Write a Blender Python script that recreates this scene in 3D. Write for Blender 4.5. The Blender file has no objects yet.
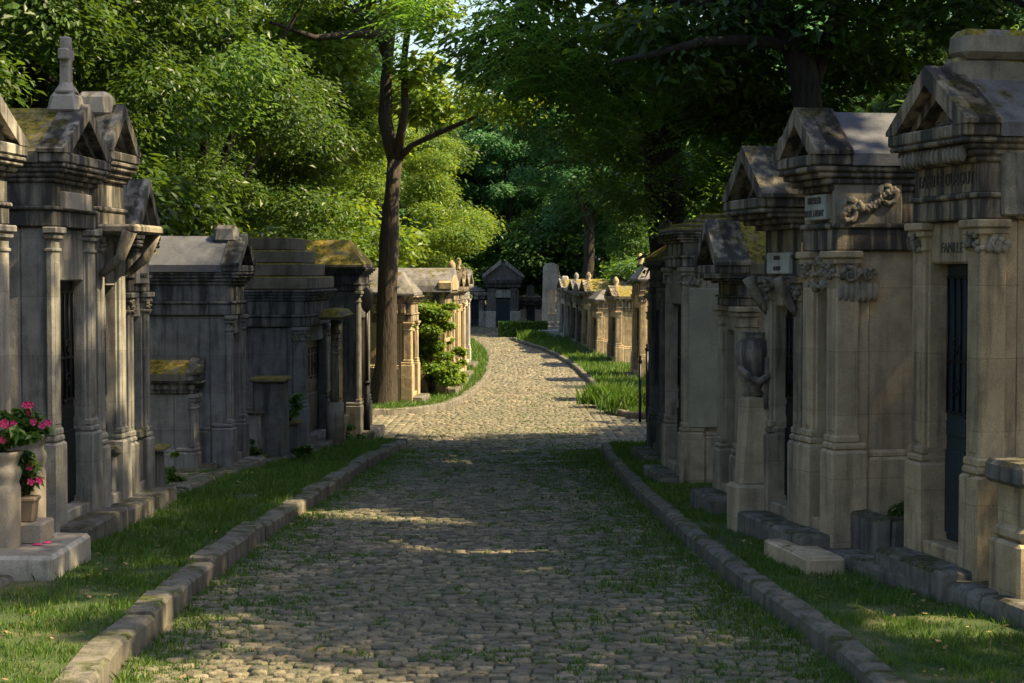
import bpy, math, random
import numpy as np
from mathutils import Vector, noise as mnoise
R = math.radians
rng = np.random.default_rng(7)
random.seed(7)
scene = bpy.context.scene
COL = scene.collection
# ---------------------------------------------------------------- camera model
FPX = 1800.0; CAMZ = 2.2; HOR = 273.0
PITCH = math.atan((341.5 - HOR) / FPX)
PZ = [(-60, .35), (0, .05), (8, 0.0), (12, 0.0), (16, -.12), (20, -.30), (25, -.50), (30, -.70), (40, -.90), (55, -1.0), (75, -.90), (100, -.64), (130, -.3), (200, .6), (600, 6)]
PZx = np.array([p[0] for p in PZ], float); PZz = np.array([p[1] for p in PZ], float)
_yy = np.linspace(-60, 600, 6601); _zz = np.interp(_yy, PZx, PZz)
_k = np.ones(41) / 41; _zs = np.convolve(np.pad(_zz, 20, mode='edge'), _k, 'valid')
def zr(Y): return np.interp(Y, _yy, _zs)          # height of the road along the avenue
def slope(px, py):                                # ray through a pixel -> x/Y and dz/Y
    u = (px - 512) / FPX; v = (341.5 - py) / FPX
    fy = math.cos(PITCH) + v * math.sin(PITCH)
    fz = -math.sin(PITCH) + v * math.cos(PITCH)
    return u / fy, fz / fy
def G(px, py, dz=0.0):                            # pixel -> ground point
    a, b = slope(px, py)
    Ys = np.linspace(5, 180, 17501)
    f = CAMZ + b * Ys - (zr(Ys) + dz)
    i = int(np.argmax(f < 0)) or len(Ys) - 1
    Y = float(Ys[i]); return Vector((a * Y, Y, float(zr(Y)) + dz))
def P(px, py, Y):
    a, b = slope(px, py); return Vector((a * Y, Y, CAMZ + b * Y))
def zp(py, Y): return CAMZ + slope(512, py)[1] * Y
# ---------------------------------------------------------------- materials
def mat_new(name):
    m = bpy.data.materials.new(name); m.use_nodes = True
    nt = m.node_tree; nt.nodes.clear()
    out = nt.nodes.new('ShaderNodeOutputMaterial')
    return m, nt, out
def N(nt, t, **k):
    n = nt.nodes.new(t)
    for a, v in k.items():
        if a.startswith('i_'): n.inputs[a[2:].replace('_', ' ')].default_value = v
        else: setattr(n, a, v)
    return n
def ramp(nt, src, pts):
    r = N(nt, 'ShaderNodeValToRGB'); e = r.color_ramp.elements
    e[0].position, e[0].color = pts[0][0], (*pts[0][1], 1) if len(pts[0][1]) == 3 else pts[0][1]
    e[1].position, e[1].color = pts[-1][0], (*pts[-1][1], 1)
    for p, c in pts[1:-1]:
        x = e.new(p); x.color = (*c, 1)
    nt.links.new(src, r.inputs[0]); return r.outputs[0]
def mixc(nt, f, a, b, mode='MIX'):
    m = N(nt, 'ShaderNodeMix', data_type='RGBA', blend_type=mode)
    L = nt.links
    for sock, v in ((0, f), (6, a), (7, b)):
        if isinstance(v, (int, float)): m.inputs[sock].default_value = v
        elif isinstance(v, tuple): m.inputs[sock].default_value = (*v, 1)
        else: L.new(v, m.inputs[sock])
    return m.outputs[2]
def bw(v): return (v, v, v)
def stone(name, base, dark=.35, soot=.5, sth=.50, moss=0.0, joints=True, rough=.92, grain=1.0, mosscol=(.10, .085, .02), bump=.5):
    m, nt, out = mat_new(name); L = nt.links
    tc = N(nt, 'ShaderNodeTexCoord'); oi = N(nt, 'ShaderNodeObjectInfo')
    rv = N(nt, 'ShaderNodeVectorMath', operation='SCALE'); cmb = N(nt, 'ShaderNodeCombineXYZ')
    for i in range(3): L.new(oi.outputs['Random'], cmb.inputs[i])
    L.new(cmb.outputs[0], rv.inputs[0]); rv.inputs['Scale'].default_value = 37.0
    add = N(nt, 'ShaderNodeVectorMath', operation='ADD'); L.new(tc.outputs['Object'], add.inputs[0]); L.new(rv.outputs[0], add.inputs[1])
    v = add.outputs[0]
    def noi(scale, detail=4, vec=v, r=.55):
        n = N(nt, 'ShaderNodeTexNoise'); n.inputs['Scale'].default_value = scale; n.inputs['Detail'].default_value = detail
        n.inputs['Roughness'].default_value = r; L.new(vec, n.inputs['Vector']); return n.outputs['Fac']
    big = noi(1.3, 3); mid = noi(7, 5); fine = noi(95, 2, r=.8)
    sep = N(nt, 'ShaderNodeMapping'); sep.inputs['Scale'].default_value = (5, 5, .55); L.new(v, sep.inputs['Vector'])
    streak = noi(1.6, 5, sep.outputs[0], .6)
    dk = tuple(c * dark for c in base)
    col = mixc(nt, ramp(nt, big, [(.35, bw(0)), (.65, bw(1))]), tuple(c * .80 for c in base), tuple(min(1, c * 1.15) for c in base))
    col = mixc(nt, ramp(nt, mid, [(.42, bw(0)), (.72, bw(.55))]), col, dk)
    st = ramp(nt, streak, [(sth, bw(0)), (sth + .15, bw(1))])
    sm = N(nt, 'ShaderNodeMath', operation='MULTIPLY'); L.new(st, sm.inputs[0]); sm.inputs[1].default_value = soot
    col = mixc(nt, sm.outputs[0], col, (.035, .036, .037))
    col = mixc(nt, .45 * grain, col, ramp(nt, fine, [(.3, bw(.25)), (.7, bw(1.0))]), 'MULTIPLY')
    if joints:
        sx = N(nt, 'ShaderNodeSeparateXYZ'); L.new(tc.outputs['Object'], sx.inputs[0])
        ad = N(nt, 'ShaderNodeMath', operation='ADD'); L.new(sx.outputs[0], ad.inputs[0]); L.new(sx.outputs[1], ad.inputs[1])
        cb = N(nt, 'ShaderNodeCombineXYZ'); L.new(ad.outputs[0], cb.inputs[0]); L.new(sx.outputs[2], cb.inputs[1])
        br = N(nt, 'ShaderNodeTexBrick'); L.new(cb.outputs[0], br.inputs['Vector'])
        for k, x in (('Scale', 1.0), ('Brick Width', .95), ('Row Height', .47), ('Mortar Size', .003), ('Mortar Smooth', .3)): br.inputs[k].default_value = x
        br.inputs['Color1'].default_value = (1, 1, 1, 1); br.inputs['Color2'].default_value = (.78, .79, .80, 1); br.inputs['Mortar'].default_value = (.55, .53, .5, 1)
        col = mixc(nt, .8, col, br.outputs['Color'], 'MULTIPLY')
    if moss > 0:
        ge = N(nt, 'ShaderNodeNewGeometry'); sn = N(nt, 'ShaderNodeSeparateXYZ'); L.new(ge.outputs['Normal'], sn.inputs[0])
        up = ramp(nt, sn.outputs[2], [(.25, bw(0)), (.6, bw(1))])
        mn = ramp(nt, noi(4.5, 6, r=.65), [(.62 - .30 * moss, bw(0)), (.72 - .24 * moss, bw(1))])
        mm = N(nt, 'ShaderNodeMath', operation='MULTIPLY'); L.new(up, mm.inputs[0]); L.new(mn, mm.inputs[1])
        mc = mixc(nt, ramp(nt, noi(16, 5, r=.75), [(.38, bw(0)), (.62, bw(1))]), tuple(c * .3 for c in mosscol), tuple(c * 1.5 for c in mosscol)); mc = mixc(nt, .5, mc, ramp(nt, fine, [(.3, bw(.3)), (.7, bw(1.2))]), 'MULTIPLY')
        col = mixc(nt, mm.outputs[0], col, mc)
    b = N(nt, 'ShaderNodeBsdfPrincipled'); L.new(col, b.inputs['Base Color']); b.inputs['Roughness'].default_value = rough
    b.inputs['Specular IOR Level'].default_value = .25
    hsum = N(nt, 'ShaderNodeMath', operation='MULTIPLY_ADD'); L.new(fine, hsum.inputs[0]); hsum.inputs[1].default_value = .35; L.new(mid, hsum.inputs[2])
    bp = N(nt, 'ShaderNodeBump'); bp.inputs['Strength'].default_value = bump; bp.inputs['Distance'].default_value = .02
    L.new(hsum.outputs[0], bp.inputs['Height']); L.new(bp.outputs[0], b.inputs['Normal'])
    L.new(b.outputs[0], out.inputs[0]); return m
def simple(name, base, rough=.6, metal=0, var=.3, scale=8, bump=.2, island=False):
    m, nt, out = mat_new(name); L = nt.links
    tc = N(nt, 'ShaderNodeTexCoord'); n = N(nt, 'ShaderNodeTexNoise'); n.inputs['Scale'].default_value = scale; n.inputs['Detail'].default_value = 5
    L.new(tc.outputs['Object'], n.inputs['Vector'])
    col = mixc(nt, n.outputs['Fac'], tuple(c * (1 - var) for c in base), tuple(c * (1 + var) for c in base))
    if island:
        ge = N(nt, 'ShaderNodeNewGeometry')
        col = mixc(nt, .8, col, ramp(nt, ge.outputs['Random Per Island'], [(0, bw(.5)), (1, bw(1.2))]), 'MULTIPLY')
    b = N(nt, 'ShaderNodeBsdfPrincipled'); L.new(col, b.inputs['Base Color']); b.inputs['Roughness'].default_value = rough; b.inputs['Metallic'].default_value = metal
    bp = N(nt, 'ShaderNodeBump'); bp.inputs['Strength'].default_value = bump; bp.inputs['Distance'].default_value = .01
    L.new(n.outputs['Fac'], bp.inputs['Height']); L.new(bp.outputs[0], b.inputs['Normal'])
    L.new(b.outputs[0], out.inputs[0]); return m
def leafmat(name, c1, c2, trans=.45, tcol=(.22, .35, .03), rough=.45, ns=.5, hi=None):
    m, nt, out = mat_new(name); L = nt.links
    ge = N(nt, 'ShaderNodeNewGeometry'); tc = N(nt, 'ShaderNodeTexCoord')
    n = N(nt, 'ShaderNodeTexNoise'); n.inputs['Scale'].default_value = ns; n.inputs['Detail'].default_value = 3; L.new(tc.outputs['Object'], n.inputs['Vector'])
    ad = N(nt, 'ShaderNodeMath', operation='MULTIPLY_ADD'); L.new(ge.outputs['Random Per Island'], ad.inputs[0]); ad.inputs[1].default_value = .6
    ml = N(nt, 'ShaderNodeMath', operation='MULTIPLY'); L.new(n.outputs['Fac'], ml.inputs[0]); ml.inputs[1].default_value = .55
    L.new(ml.outputs[0], ad.inputs[2])
    col = ramp(nt, ad.outputs[0], [(.15, c1), (.6, c2), (.98, hi or tuple(min(1, a * 1.4) for a in c2))])
    d = N(nt, 'ShaderNodeBsdfPrincipled'); L.new(col, d.inputs['Base Color']); d.inputs['Roughness'].default_value = rough; d.inputs['Specular IOR Level'].default_value = .35
    t = N(nt, 'ShaderNodeBsdfTranslucent')
    t.inputs['Color'].default_value = (*tcol, 1)
    tcx = mixc(nt, .6, tcol, ramp(nt, ge.outputs['Random Per Island'], [(0, tuple(a * .5 for a in tcol)), (1, tuple(min(1, a * 1.3) for a in tcol))])); L.new(tcx, t.inputs['Color'])
    mx = N(nt, 'ShaderNodeMixShader'); mx.inputs[0].default_value = trans
    L.new(d.outputs[0], mx.inputs[1]); L.new(t.outputs[0], mx.inputs[2]); L.new(mx.outputs[0], out.inputs[0]); return m
def barkmat(name, c):
    m, nt, out = mat_new(name); L = nt.links
    tc = N(nt, 'ShaderNodeTexCoord'); mp = N(nt, 'ShaderNodeMapping'); mp.inputs['Scale'].default_value = (9, 9, 1.6); L.new(tc.outputs['Object'], mp.inputs[0])
    n = N(nt, 'ShaderNodeTexNoise'); n.inputs['Scale'].default_value = 2.2; n.inputs['Detail'].default_value = 6; n.inputs['Roughness'].default_value = .65; L.new(mp.outputs[0], n.inputs['Vector'])
    col = ramp(nt, n.outputs['Fac'], [(.35, tuple(a * .35 for a in c)), (.6, c), (.8, tuple(a * 1.6 for a in c))])
    b = N(nt, 'ShaderNodeBsdfPrincipled'); L.new(col, b.inputs['Base Color']); b.inputs['Roughness'].default_value = .95
    bp = N(nt, 'ShaderNodeBump'); bp.inputs['Strength'].default_value = 1; bp.inputs['Distance'].default_value = .06
    L.new(n.outputs['Fac'], bp.inputs['Height']); L.new(bp.outputs[0], b.inputs['Normal']); L.new(b.outputs[0], out.inputs[0]); return m
M = {}
M['tan'] = stone('stone_tan', (.50, .385, .24), dark=.42, soot=.55, moss=.15)
M['tan_light'] = stone('stone_pale_tan', (.57, .45, .30), dark=.5, soot=.35, moss=.1)
M['warm'] = stone('stone_warm_grey', (.42, .355, .255), dark=.4, soot=.6, moss=.2)
M['grey'] = stone('stone_grey', (.33, .315, .285), dark=.4, soot=.6, moss=.2)
M['grey_light'] = stone('stone_light_grey', (.46, .42, .37), dark=.5, soot=.35, moss=.1)
M['dark'] = stone('stone_dark', (.17, .165, .15), dark=.3, soot=.8, moss=.35)
M['gold'] = stone('stone_golden', (.52, .40, .24), dark=.42, soot=.6, moss=.15)
M['roof'] = stone('roof_slab', (.20, .19, .19), dark=.4, soot=.5, moss=.35, joints=False)
M['roof_moss'] = stone('roof_mossy', (.21, .18, .14), dark=.35, soot=.5, moss=1.0, joints=False, mosscol=(.19, .15, .025))
M['moss_yellow'] = stone('moss_yellow', (.22, .19, .14), dark=.4, soot=.4, moss=1.25, joints=False, mosscol=(.30, .23, .02))
M['cap_moss'] = stone('ridge_stone_mossy', (.30, .27, .21), dark=.4, soot=.5, moss=.6, joints=False, mosscol=(.24, .19, .02))
M['dusky'] = stone('stone_dusky', (.235, .23, .225), dark=.35, soot=.75, moss=.3)
M['roof_slate'] = stone('roof_slate', (.125, .13, .155), dark=.5, soot=.3, moss=.1, joints=False, rough=.7)
for _n, _c in (('dusky', (.20, .195, .185)), ('warm', (.34, .29, .21)), ('tan', (.40, .32, .22)), ('tan_light', (.44, .36, .26)), ('grey', (.33, .30, .26)), ('grey_light', (.40, .37, .32)), ('dark', (.14, .135, .125)), ('gold', (.46, .36, .23))):
    M[_n + '_soot'] = stone('weathered_' + _n, _c, dark=.3, soot=.9, sth=.40, moss=.3, joints=False, bump=.8)
M['panel'] = stone('stone_panel', (.42, .40, .30), dark=.75, soot=.12, joints=False, grain=1.8)
M['carved'] = stone('stone_carved', (.34, .30, .24), dark=.25, soot=.8, joints=False, bump=1)
M['kerb'] = stone('kerb_granite', (.20, .18, .15), dark=.35, soot=.6, moss=.45, joints=False, mosscol=(.06, .07, .02))
M['ledge'] = stone('ledge_stone', (.20, .185, .16), dark=.3, soot=.7, moss=.6, joints=False, mosscol=(.07, .065, .03))
M['pot'] = stone('planter_stone', (.40, .35, .29), dark=.7, soot=.12, joints=False)
M['plaque'] = stone('plaque_marble', (.50, .50, .46), dark=.6, soot=.35, joints=False, grain=.5)
M['door'] = simple('painted_iron_blue', (.022, .040, .052), .45, .3, .4, 20)
M['door_dark'] = simple('dark_iron', (.014, .016, .018), .5, .5, .4, 20)
M['door_rust'] = simple('rusty_door', (.16, .10, .045), .8, .1, .5, 20)
M['hollow_shade'] = simple('painted_hollow_shade', (.05, .048, .045), .95, 0, .3, 6)  # dark colour paints in the shade of a doorway opening
M['letter'] = simple('letter_paint', (.085, .075, .06), .9)
M['iron'] = simple('black_iron', (.018, .018, .02), .4, .6, .3, 30)
M['bark'] = barkmat('bark_brown', (.05, .037, .025))
M['bark_dark'] = barkmat('bark_dark', (.035, .029, .022))
M['leaf_bright'] = leafmat('leaf_bright', (.028, .075, .009), (.085, .155, .018), .44, (.29, .38, .025))
M['leaf_mid'] = leafmat('leaf_mid', (.015, .042, .009), (.038, .078, .013), .36, (.14, .23, .02))
M['leaf_dark'] = leafmat('leaf_dark', (.02, .06, .016), (.06, .13, .028), .44, (.17, .29, .03))
M['leaf_blue'] = leafmat('leaf_blue', (.03, .08, .034), (.07, .16, .065), .45, (.16, .38, .11))
M['leaf_hedge'] = leafmat('leaf_hedge', (.03, .08, .012), (.06, .14, .02), .3, (.15, .3, .03))
M['grass'] = leafmat('grass_blades', (.020, .062, .008), (.055, .125, .014), .32, (.16, .30, .025), .6, 1.8, (.15, .155, .045))
M['dry'] = leafmat('dry_leaves', (.22, .14, .06), (.35, .24, .12), .3, (.4, .3, .1), .7)
M['petal'] = simple('pink_petals', (.75, .06, .22), .6, 0, .25, 30, 0, True)
M['terracotta'] = simple('terracotta', (.23, .17, .115), .9, 0, .25, 14)
def cobblemat():
    m, nt, out = mat_new('cobblestones'); L = nt.links
    ge = N(nt, 'ShaderNodeNewGeometry'); tc = N(nt, 'ShaderNodeTexCoord')
    def noi(s, d=4):
        n = N(nt, 'ShaderNodeTexNoise'); n.inputs['Scale'].default_value = s; n.inputs['Detail'].default_value = d; L.new(tc.outputs['Object'], n.inputs['Vector']); return n.outputs['Fac']
    c = ramp(nt, ge.outputs['Random Per Island'], [(0, (.10, .09, .075)), (.4, (.19, .16, .11)), (.8, (.26, .215, .145)), (1, (.35, .29, .20))])
    c = mixc(nt, ramp(nt, noi(.55), [(.4, bw(0)), (.65, bw(.6))]), c, (.13, .13, .085)); c = mixc(nt, ramp(nt, noi(9, 6), [(.48, bw(0)), (.62, bw(.75))]), c, (.055, .065, .03))
    c = mixc(nt, ramp(nt, noi(40), [(.35, bw(.5)), (.7, bw(0))]), c, (.09, .085, .07))
    b = N(nt, 'ShaderNodeBsdfPrincipled'); L.new(c, b.inputs['Base Color']); b.inputs['Roughness'].default_value = .8; b.inputs['Specular IOR Level'].default_value = .3
    bp = N(nt, 'ShaderNodeBump'); bp.inputs['Strength'].default_value = 1; bp.inputs['Distance'].default_value = .025; L.new(noi(28, 6), bp.inputs['Height']); L.new(bp.outputs[0], b.inputs['Normal'])
    L.new(b.outputs[0], out.inputs[0]); return m
def groundmat(name, stops, scale=3.0, bump=.6):
    m, nt, out = mat_new(name); L = nt.links
    tc = N(nt, 'ShaderNodeTexCoord')
    def noi(s, d=5, r=.6):
        n = N(nt, 'ShaderNodeTexNoise'); n.inputs['Scale'].default_value = s; n.inputs['Detail'].default_value = d; n.inputs['Roughness'].default_value = r; L.new(tc.outputs['Object'], n.inputs['Vector']); return n.outputs['Fac']
    c = ramp(nt, noi(scale), stops)
    f = noi(70, 3)
    c = mixc(nt, .7, c, ramp(nt, f, [(.3, bw(.4)), (.7, bw(1.1))]), 'MULTIPLY')
    b = N(nt, 'ShaderNodeBsdfPrincipled'); L.new(c, b.inputs['Base Color']); b.inputs['Roughness'].default_value = 1
    bp = N(nt, 'ShaderNodeBump'); bp.inputs['Strength'].default_value = bump; bp.inputs['Distance'].default_value = .03; L.new(f, bp.inputs['Height']); L.new(bp.outputs[0], b.inputs['Normal'])
    L.new(b.outputs[0], out.inputs[0]); return m
M['cobble'] = cobblemat()
M['bed'] = groundmat('road_bed_soil', [(.35, (.05, .06, .025)), (.5, (.09, .08, .055)), (.7, (.12, .10, .07))], 2.0)
M['verge'] = groundmat('verge_turf', [(.38, (.03, .06, .012)), (.55, (.055, .085, .02)), (.68, (.17, .135, .075))], 1.1)
M['soil'] = groundmat('cemetery_soil', [(.35, (.035, .045, .015)), (.6, (.08, .065, .04))], .6)
# ---------------------------------------------------------------- mesh builder
class MB:
    def __init__(s): s.v = []; s.f = []; s.sm = []
    def add(s, vs, fs, smooth=False):
        o = len(s.v); s.v += [tuple(p) for p in vs]; s.f += [tuple(i + o for i in f) for f in fs]; s.sm += [smooth] * len(fs)
    def box(s, x0, x1, y0, y1, z0, z1, b=.012, tx=0, ty=0, jit=0):
        if x1 < x0: x0, x1 = x1, x0
        if y1 < y0: y0, y1 = y1, y0
        b = min(b, .3 * (x1 - x0), .3 * (y1 - y0), .3 * (z1 - z0))
        V = {}; vs = []
        for sx in (0, 1):
            for sy in (0, 1):
                for sz in (0, 1):
                    X = (x0, x1)[sx]; Y = (y0, y1)[sy]; Z = (z0, z1)[sz]
                    ix = b if sx == 0 else -b; iy = b if sy == 0 else -b; iz = b if sz == 0 else -b
                    if sz: X += tx * (1 if sx == 0 else -1); Y += ty * (1 if sy == 0 else -1)
                    j = [random.uniform(-jit, jit) for _ in range(3)]
                    for ax, p in enumerate(((X, Y + iy, Z + iz), (X + ix, Y, Z + iz), (X + ix, Y + iy, Z))):
                        V[(sx, sy, sz, ax)] = len(vs); vs.append((p[0] + j[0], p[1] + j[1], p[2] + j[2]))
        F = []
        g = lambda sx, sy, sz, ax: V[(sx, sy, sz, ax)]
        F.append([g(0,0,0,0), g(0,0,1,0), g(0,1,1,0), g(0,1,0,0)]); F.append([g(1,0,0,0), g(1,1,0,0), g(1,1,1,0), g(1,0,1,0)])
        F.append([g(0,0,0,1), g(1,0,0,1), g(1,0,1,1), g(0,0,1,1)]); F.append([g(0,1,0,1), g(0,1,1,1), g(1,1,1,1), g(1,1,0,1)])
        F.append([g(0,0,0,2), g(0,1,0,2), g(1,1,0,2), g(1,0,0,2)]); F.append([g(0,0,1,2), g(1,0,1,2), g(1,1,1,2), g(0,1,1,2)])
        for sx in (0, 1):
            for sy in (0, 1): F.append([g(sx,sy,0,0), g(sx,sy,1,0), g(sx,sy,1,1), g(sx,sy,0,1)][::(1 if sx == sy else -1)])
            for sz in (0, 1): F.append([g(sx,0,sz,0), g(sx,1,sz,0), g(sx,1,sz,2), g(sx,0,sz,2)][::(-1 if sx == sz else 1)])
        for sy in (0, 1):
            for sz in (0, 1): F.append([g(0,sy,sz,1), g(1,sy,sz,1), g(1,sy,sz,2), g(0,sy,sz,2)][::(1 if sy == sz else -1)])
        for sx in (0, 1):
            for sy in (0, 1):
                for sz in (0, 1): F.append([g(sx,sy,sz,0), g(sx,sy,sz,1), g(sx,sy,sz,2)][::(1 if (sx + sy + sz) % 2 else -1)])
        s.add(vs, F); return s
    def prism(s, poly, lo, hi, ax='y', hi_poly=None):   # poly in (x,z) for ax y, (y,z) for ax x, (x,y) for ax z
        hp = hi_poly or poly; n = len(poly)
        def mk(p, t): return (p[0], t, p[1]) if ax == 'y' else ((t, p[0], p[1]) if ax == 'x' else (p[0], p[1], t))
        vs = [mk(p, lo) for p in poly] + [mk(p, hi) for p in hp]
        F = [list(range(n)), list(range(2 * n - 1, n - 1, -1))] + [[i, i + n, (i + 1) % n + n, (i + 1) % n] for i in range(n)]
        s.add(vs, F); return s
    def lathe(s, prof, c=(0, 0, 0), n=20, sx=1, sy=1):
        vs = []; F = []
        for r, z in prof:
            for k in range(n):
                a = 2 * math.pi * k / n; vs.append((c[0] + r * math.cos(a) * sx, c[1] + r * math.sin(a) * sy, c[2] + z))
        m = len(prof)
        for i in range(m - 1):
            for k in range(n): F.append([i * n + k, i * n + (k + 1) % n, (i + 1) * n + (k + 1) % n, (i + 1) * n + k])
        F.append(list(range(n))[::-1]); F.append([(m - 1) * n + k for k in range(n)])
        s.add(vs, F, True); return s
    def tube(s, pts, rad, n=8, wob=0):
        pts = [Vector(p) for p in pts]; vs = []; F = []
        for i, p in enumerate(pts):
            d = (pts[min(i + 1, len(pts) - 1)] - pts[max(i - 1, 0)]).normalized()
            a = d.cross(Vector((0, 1, 0))) if abs(d.y) < .9 else d.cross(Vector((1, 0, 0))); a.normalize(); b = d.cross(a)
            r = rad[i] if hasattr(rad, '__len__') else rad
            for k in range(n):
                t = 2 * math.pi * k / n; rr = r * (1 + wob * mnoise.noise(Vector((math.cos(t) * 2, math.sin(t) * 2, i * .6 + p.x))))
                vs.append(p + a * math.cos(t) * rr + b * math.sin(t) * rr)
        for i in range(len(pts) - 1):
            for k in range(n): F.append([i * n + k, i * n + (k + 1) % n, (i + 1) * n + (k + 1) % n, (i + 1) * n + k])
        F.append(list(range(n))[::-1]); F.append([(len(pts) - 1) * n + k for k in range(n)])
        s.add(vs, F, True); return s
    def blob(s, c, r, seed=0, amp=.25, n=12, m=8):
        vs = []; F = []
        for i in range(m + 1):
            ph = math.pi * i / m
            for k in range(n):
                t = 2 * math.pi * k / n
                d = Vector((math.sin(ph) * math.cos(t), math.sin(ph) * math.sin(t), math.cos(ph)))
                q = 1 + amp * mnoise.noise(d * 2.3 + Vector((seed * 3.1, seed, 0)))
                vs.append((c[0] + d.x * r[0] * q, c[1] + d.y * r[1] * q, c[2] + d.z * r[2] * q))
        for i in range(m):
            for k in range(n): F.append([i * n + k, (i + 1) * n + k, (i + 1) * n + (k + 1) % n, i * n + (k + 1) % n])
        s.add(vs, F, True); return s
    def carving(s, x0, x1, z0, z1, y, dep=.05, seed=0, n=26):    # leafy relief on a face looking to -y
        rr = random.Random(seed)
        for i in range(n):
            x = rr.uniform(x0, x1); z = rr.uniform(z0, z1); q = rr.uniform(.5, 1) * min(x1 - x0, z1 - z0) * .17
            s.blob((x, y, z), (q, dep * rr.uniform(.6, 1.1), q * rr.uniform(.7, 1.6)), seed + i, .6, 8, 5)
        return s
    def spiral(s, c, r, turns=1.6, th=.02, ax='x', flip=1):
        pts = []
        for i in range(26):
            t = i / 25; a = t * turns * 2 * math.pi; q = r * (1 - .85 * t)
            if ax == 'x': pts.append((c[0], c[1] + flip * q * math.cos(a), c[2] + q * math.sin(a)))
            else: pts.append((c[0] + flip * q * math.cos(a), c[1], c[2] + q * math.sin(a)))
        s.tube(pts, [th * (1.3 - .6 * i / 25) for i in range(26)], 6); return s
    def build(s, name, mat, parent=None, loc=None):
        me = bpy.data.meshes.new(name); me.from_pydata(s.v, [], s.f); me.materials.append(M[mat] if isinstance(mat, str) else mat)
        me.polygons.foreach_set('use_smooth', s.sm); me.update()
        o = bpy.data.objects.new(name, me); COL.objects.link(o)
        if parent: o.parent = parent
        if loc is not None: o.location = loc
        return o
def tag(o, label=None, cat=None, group=None, kind=None):
    for k, v in (('label', label), ('category', cat), ('group', group), ('kind', kind)):
        if v: o[k] = v
    return o
def empty(name, loc=(0, 0, 0), rz=0, label=None, cat=None, group=None):
    o = bpy.data.objects.new(name, None); COL.objects.link(o); o.location = loc; o.rotation_euler = (0, 0, rz); o.empty_display_size = .2
    return tag(o, label, cat, group)
def copy_tree(o, parent=None):
    c = o.copy(); COL.objects.link(c); c.parent = parent
    for ch in list(o.children): copy_tree(ch, c)
    return c
def npmesh(name, V, F, mat, smooth=False, nside=4):
    me = bpy.data.meshes.new(name); nv = len(V); nf = len(F)
    me.vertices.add(nv); me.vertices.foreach_set('co', np.asarray(V, np.float32).ravel())
    me.loops.add(nf * nside); me.loops.foreach_set('vertex_index', np.asarray(F, np.int32).ravel())
    me.polygons.add(nf); me.polygons.foreach_set('loop_start', np.arange(nf, dtype=np.int32) * nside)
    me.polygons.foreach_set('use_smooth', np.full(nf, smooth))
    me.materials.append(M[mat]); me.update(calc_edges=True); me.validate()
    return me
def link_mesh(name, me, parent=None, loc=None):
    o = bpy.data.objects.new(name, me); COL.objects.link(o)
    if parent: o.parent = parent
    if loc is not None: o.location = loc
    return o
def text_part(body, size, mat, parent, loc, name='lettering', ext=.004, wscale=1.0):
    cu = bpy.data.curves.new('txt', 'FONT'); cu.body = body; cu.size = size; cu.extrude = ext; cu.align_x = 'CENTER'; cu.align_y = 'CENTER'
    ob = bpy.data.objects.new('txt', cu); COL.objects.link(ob)
    dg = bpy.context.evaluated_depsgraph_get(); me = bpy.data.meshes.new_from_object(ob.evaluated_get(dg))
    COL.objects.unlink(ob); bpy.data.objects.remove(ob)
    me.materials.clear(); me.materials.append(M[mat])
    o = bpy.data.objects.new(name, me); COL.objects.link(o); o.parent = parent; o.location = loc
    o.rotation_euler = (R(90), 0, 0); o.scale = (wscale, 1, 1); return o
# ---------------------------------------------------------------- kerb lines
kR = [G(*p) for p in [(905, 730), (861, 683), (797, 633), (740, 592), (700, 560), (655, 515), (625, 485), (606, 462), (601, 450)]]
kL = [G(*p) for p in [(60, 740), (112, 683), (120, 665), (166, 632), (186, 599), (232, 566), (286, 524), (311, 508), (340, 489), (362, 472), (408, 447)]]
kLF = [G(*p) for p in [(300, 417), (360, 416), (430, 413), (462, 404), (485, 386), (493, 368), (489, 352), (474, 341)]]
kRF = [G(*p) for p in [(700, 421), (657, 420), (622, 418), (604, 411), (601, 398), (590, 384), (572, 366), (545, 351), (525, 345), (512, 340)]]
def smooth_line(pts, it=3):
    pts = [Vector((p.x, p.y)) for p in pts]
    for _ in range(it):
        q = [pts[0]]
        for a, b in zip(pts, pts[1:]): q += [a * .75 + b * .25, a * .25 + b * .75]
        q.append(pts[-1]); pts = q
    return pts
kR, kL, kLF, kRF = [smooth_line(k, 2) for k in (kR, kL, kLF, kRF)]
# extend near kerbs behind the camera
for k, sgn in ((kR, 1), (kL, -1)):
    d = (k[0] - k[6]).normalized(); k.insert(0, k[0] + d * 6)
def xat(line, Y):
    ys = [p.y for p in line]; xs = [p.x for p in line]; o = np.argsort(ys); return np.interp(Y, np.array(ys)[o], np.array(xs)[o])
YN0 = min(kL[0].y, kR[0].y); YX0 = kR[-1].y; YX0L = kL[-1].y; YF = kLF[0].y; YFR = kRF[0].y
YEND = 92.0
print('near kerb end', YX0, YX0L, 'far kerb start', YF, YFR, kR[-1].x, kL[-1].x, [(round(p.x, 1), round(p.y, 1)) for p in kRF[::4]])
def lift(Y, x=None): return zr(Y)
# road outline test
def on_road(x, y):
    x = np.asarray(x); y = np.asarray(y)
    near = (y < YX0) & (x < xat(kR, y) - .03) & (x > xat(kL, np.minimum(y, YX0L)) + .03)
    cross = (y >= min(YX0, YX0L)) & (y < max(YF, YFR))
    near2 = cross & np.where(x > 0, (y > YX0) & ((y < YFR) | (x < xat(kRF, y) - .03)), (y > YX0L) & ((y < YF) | (x > xat(kLF, y) + .03)))
    far = (y >= max(YF, YFR)) & (x < np.where(y < kRF[-1].y, xat(kRF, y), 99)) & (x > np.where(y < kLF[-1].y, xat(kLF, y), -99))
    return near | near2 | far
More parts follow.
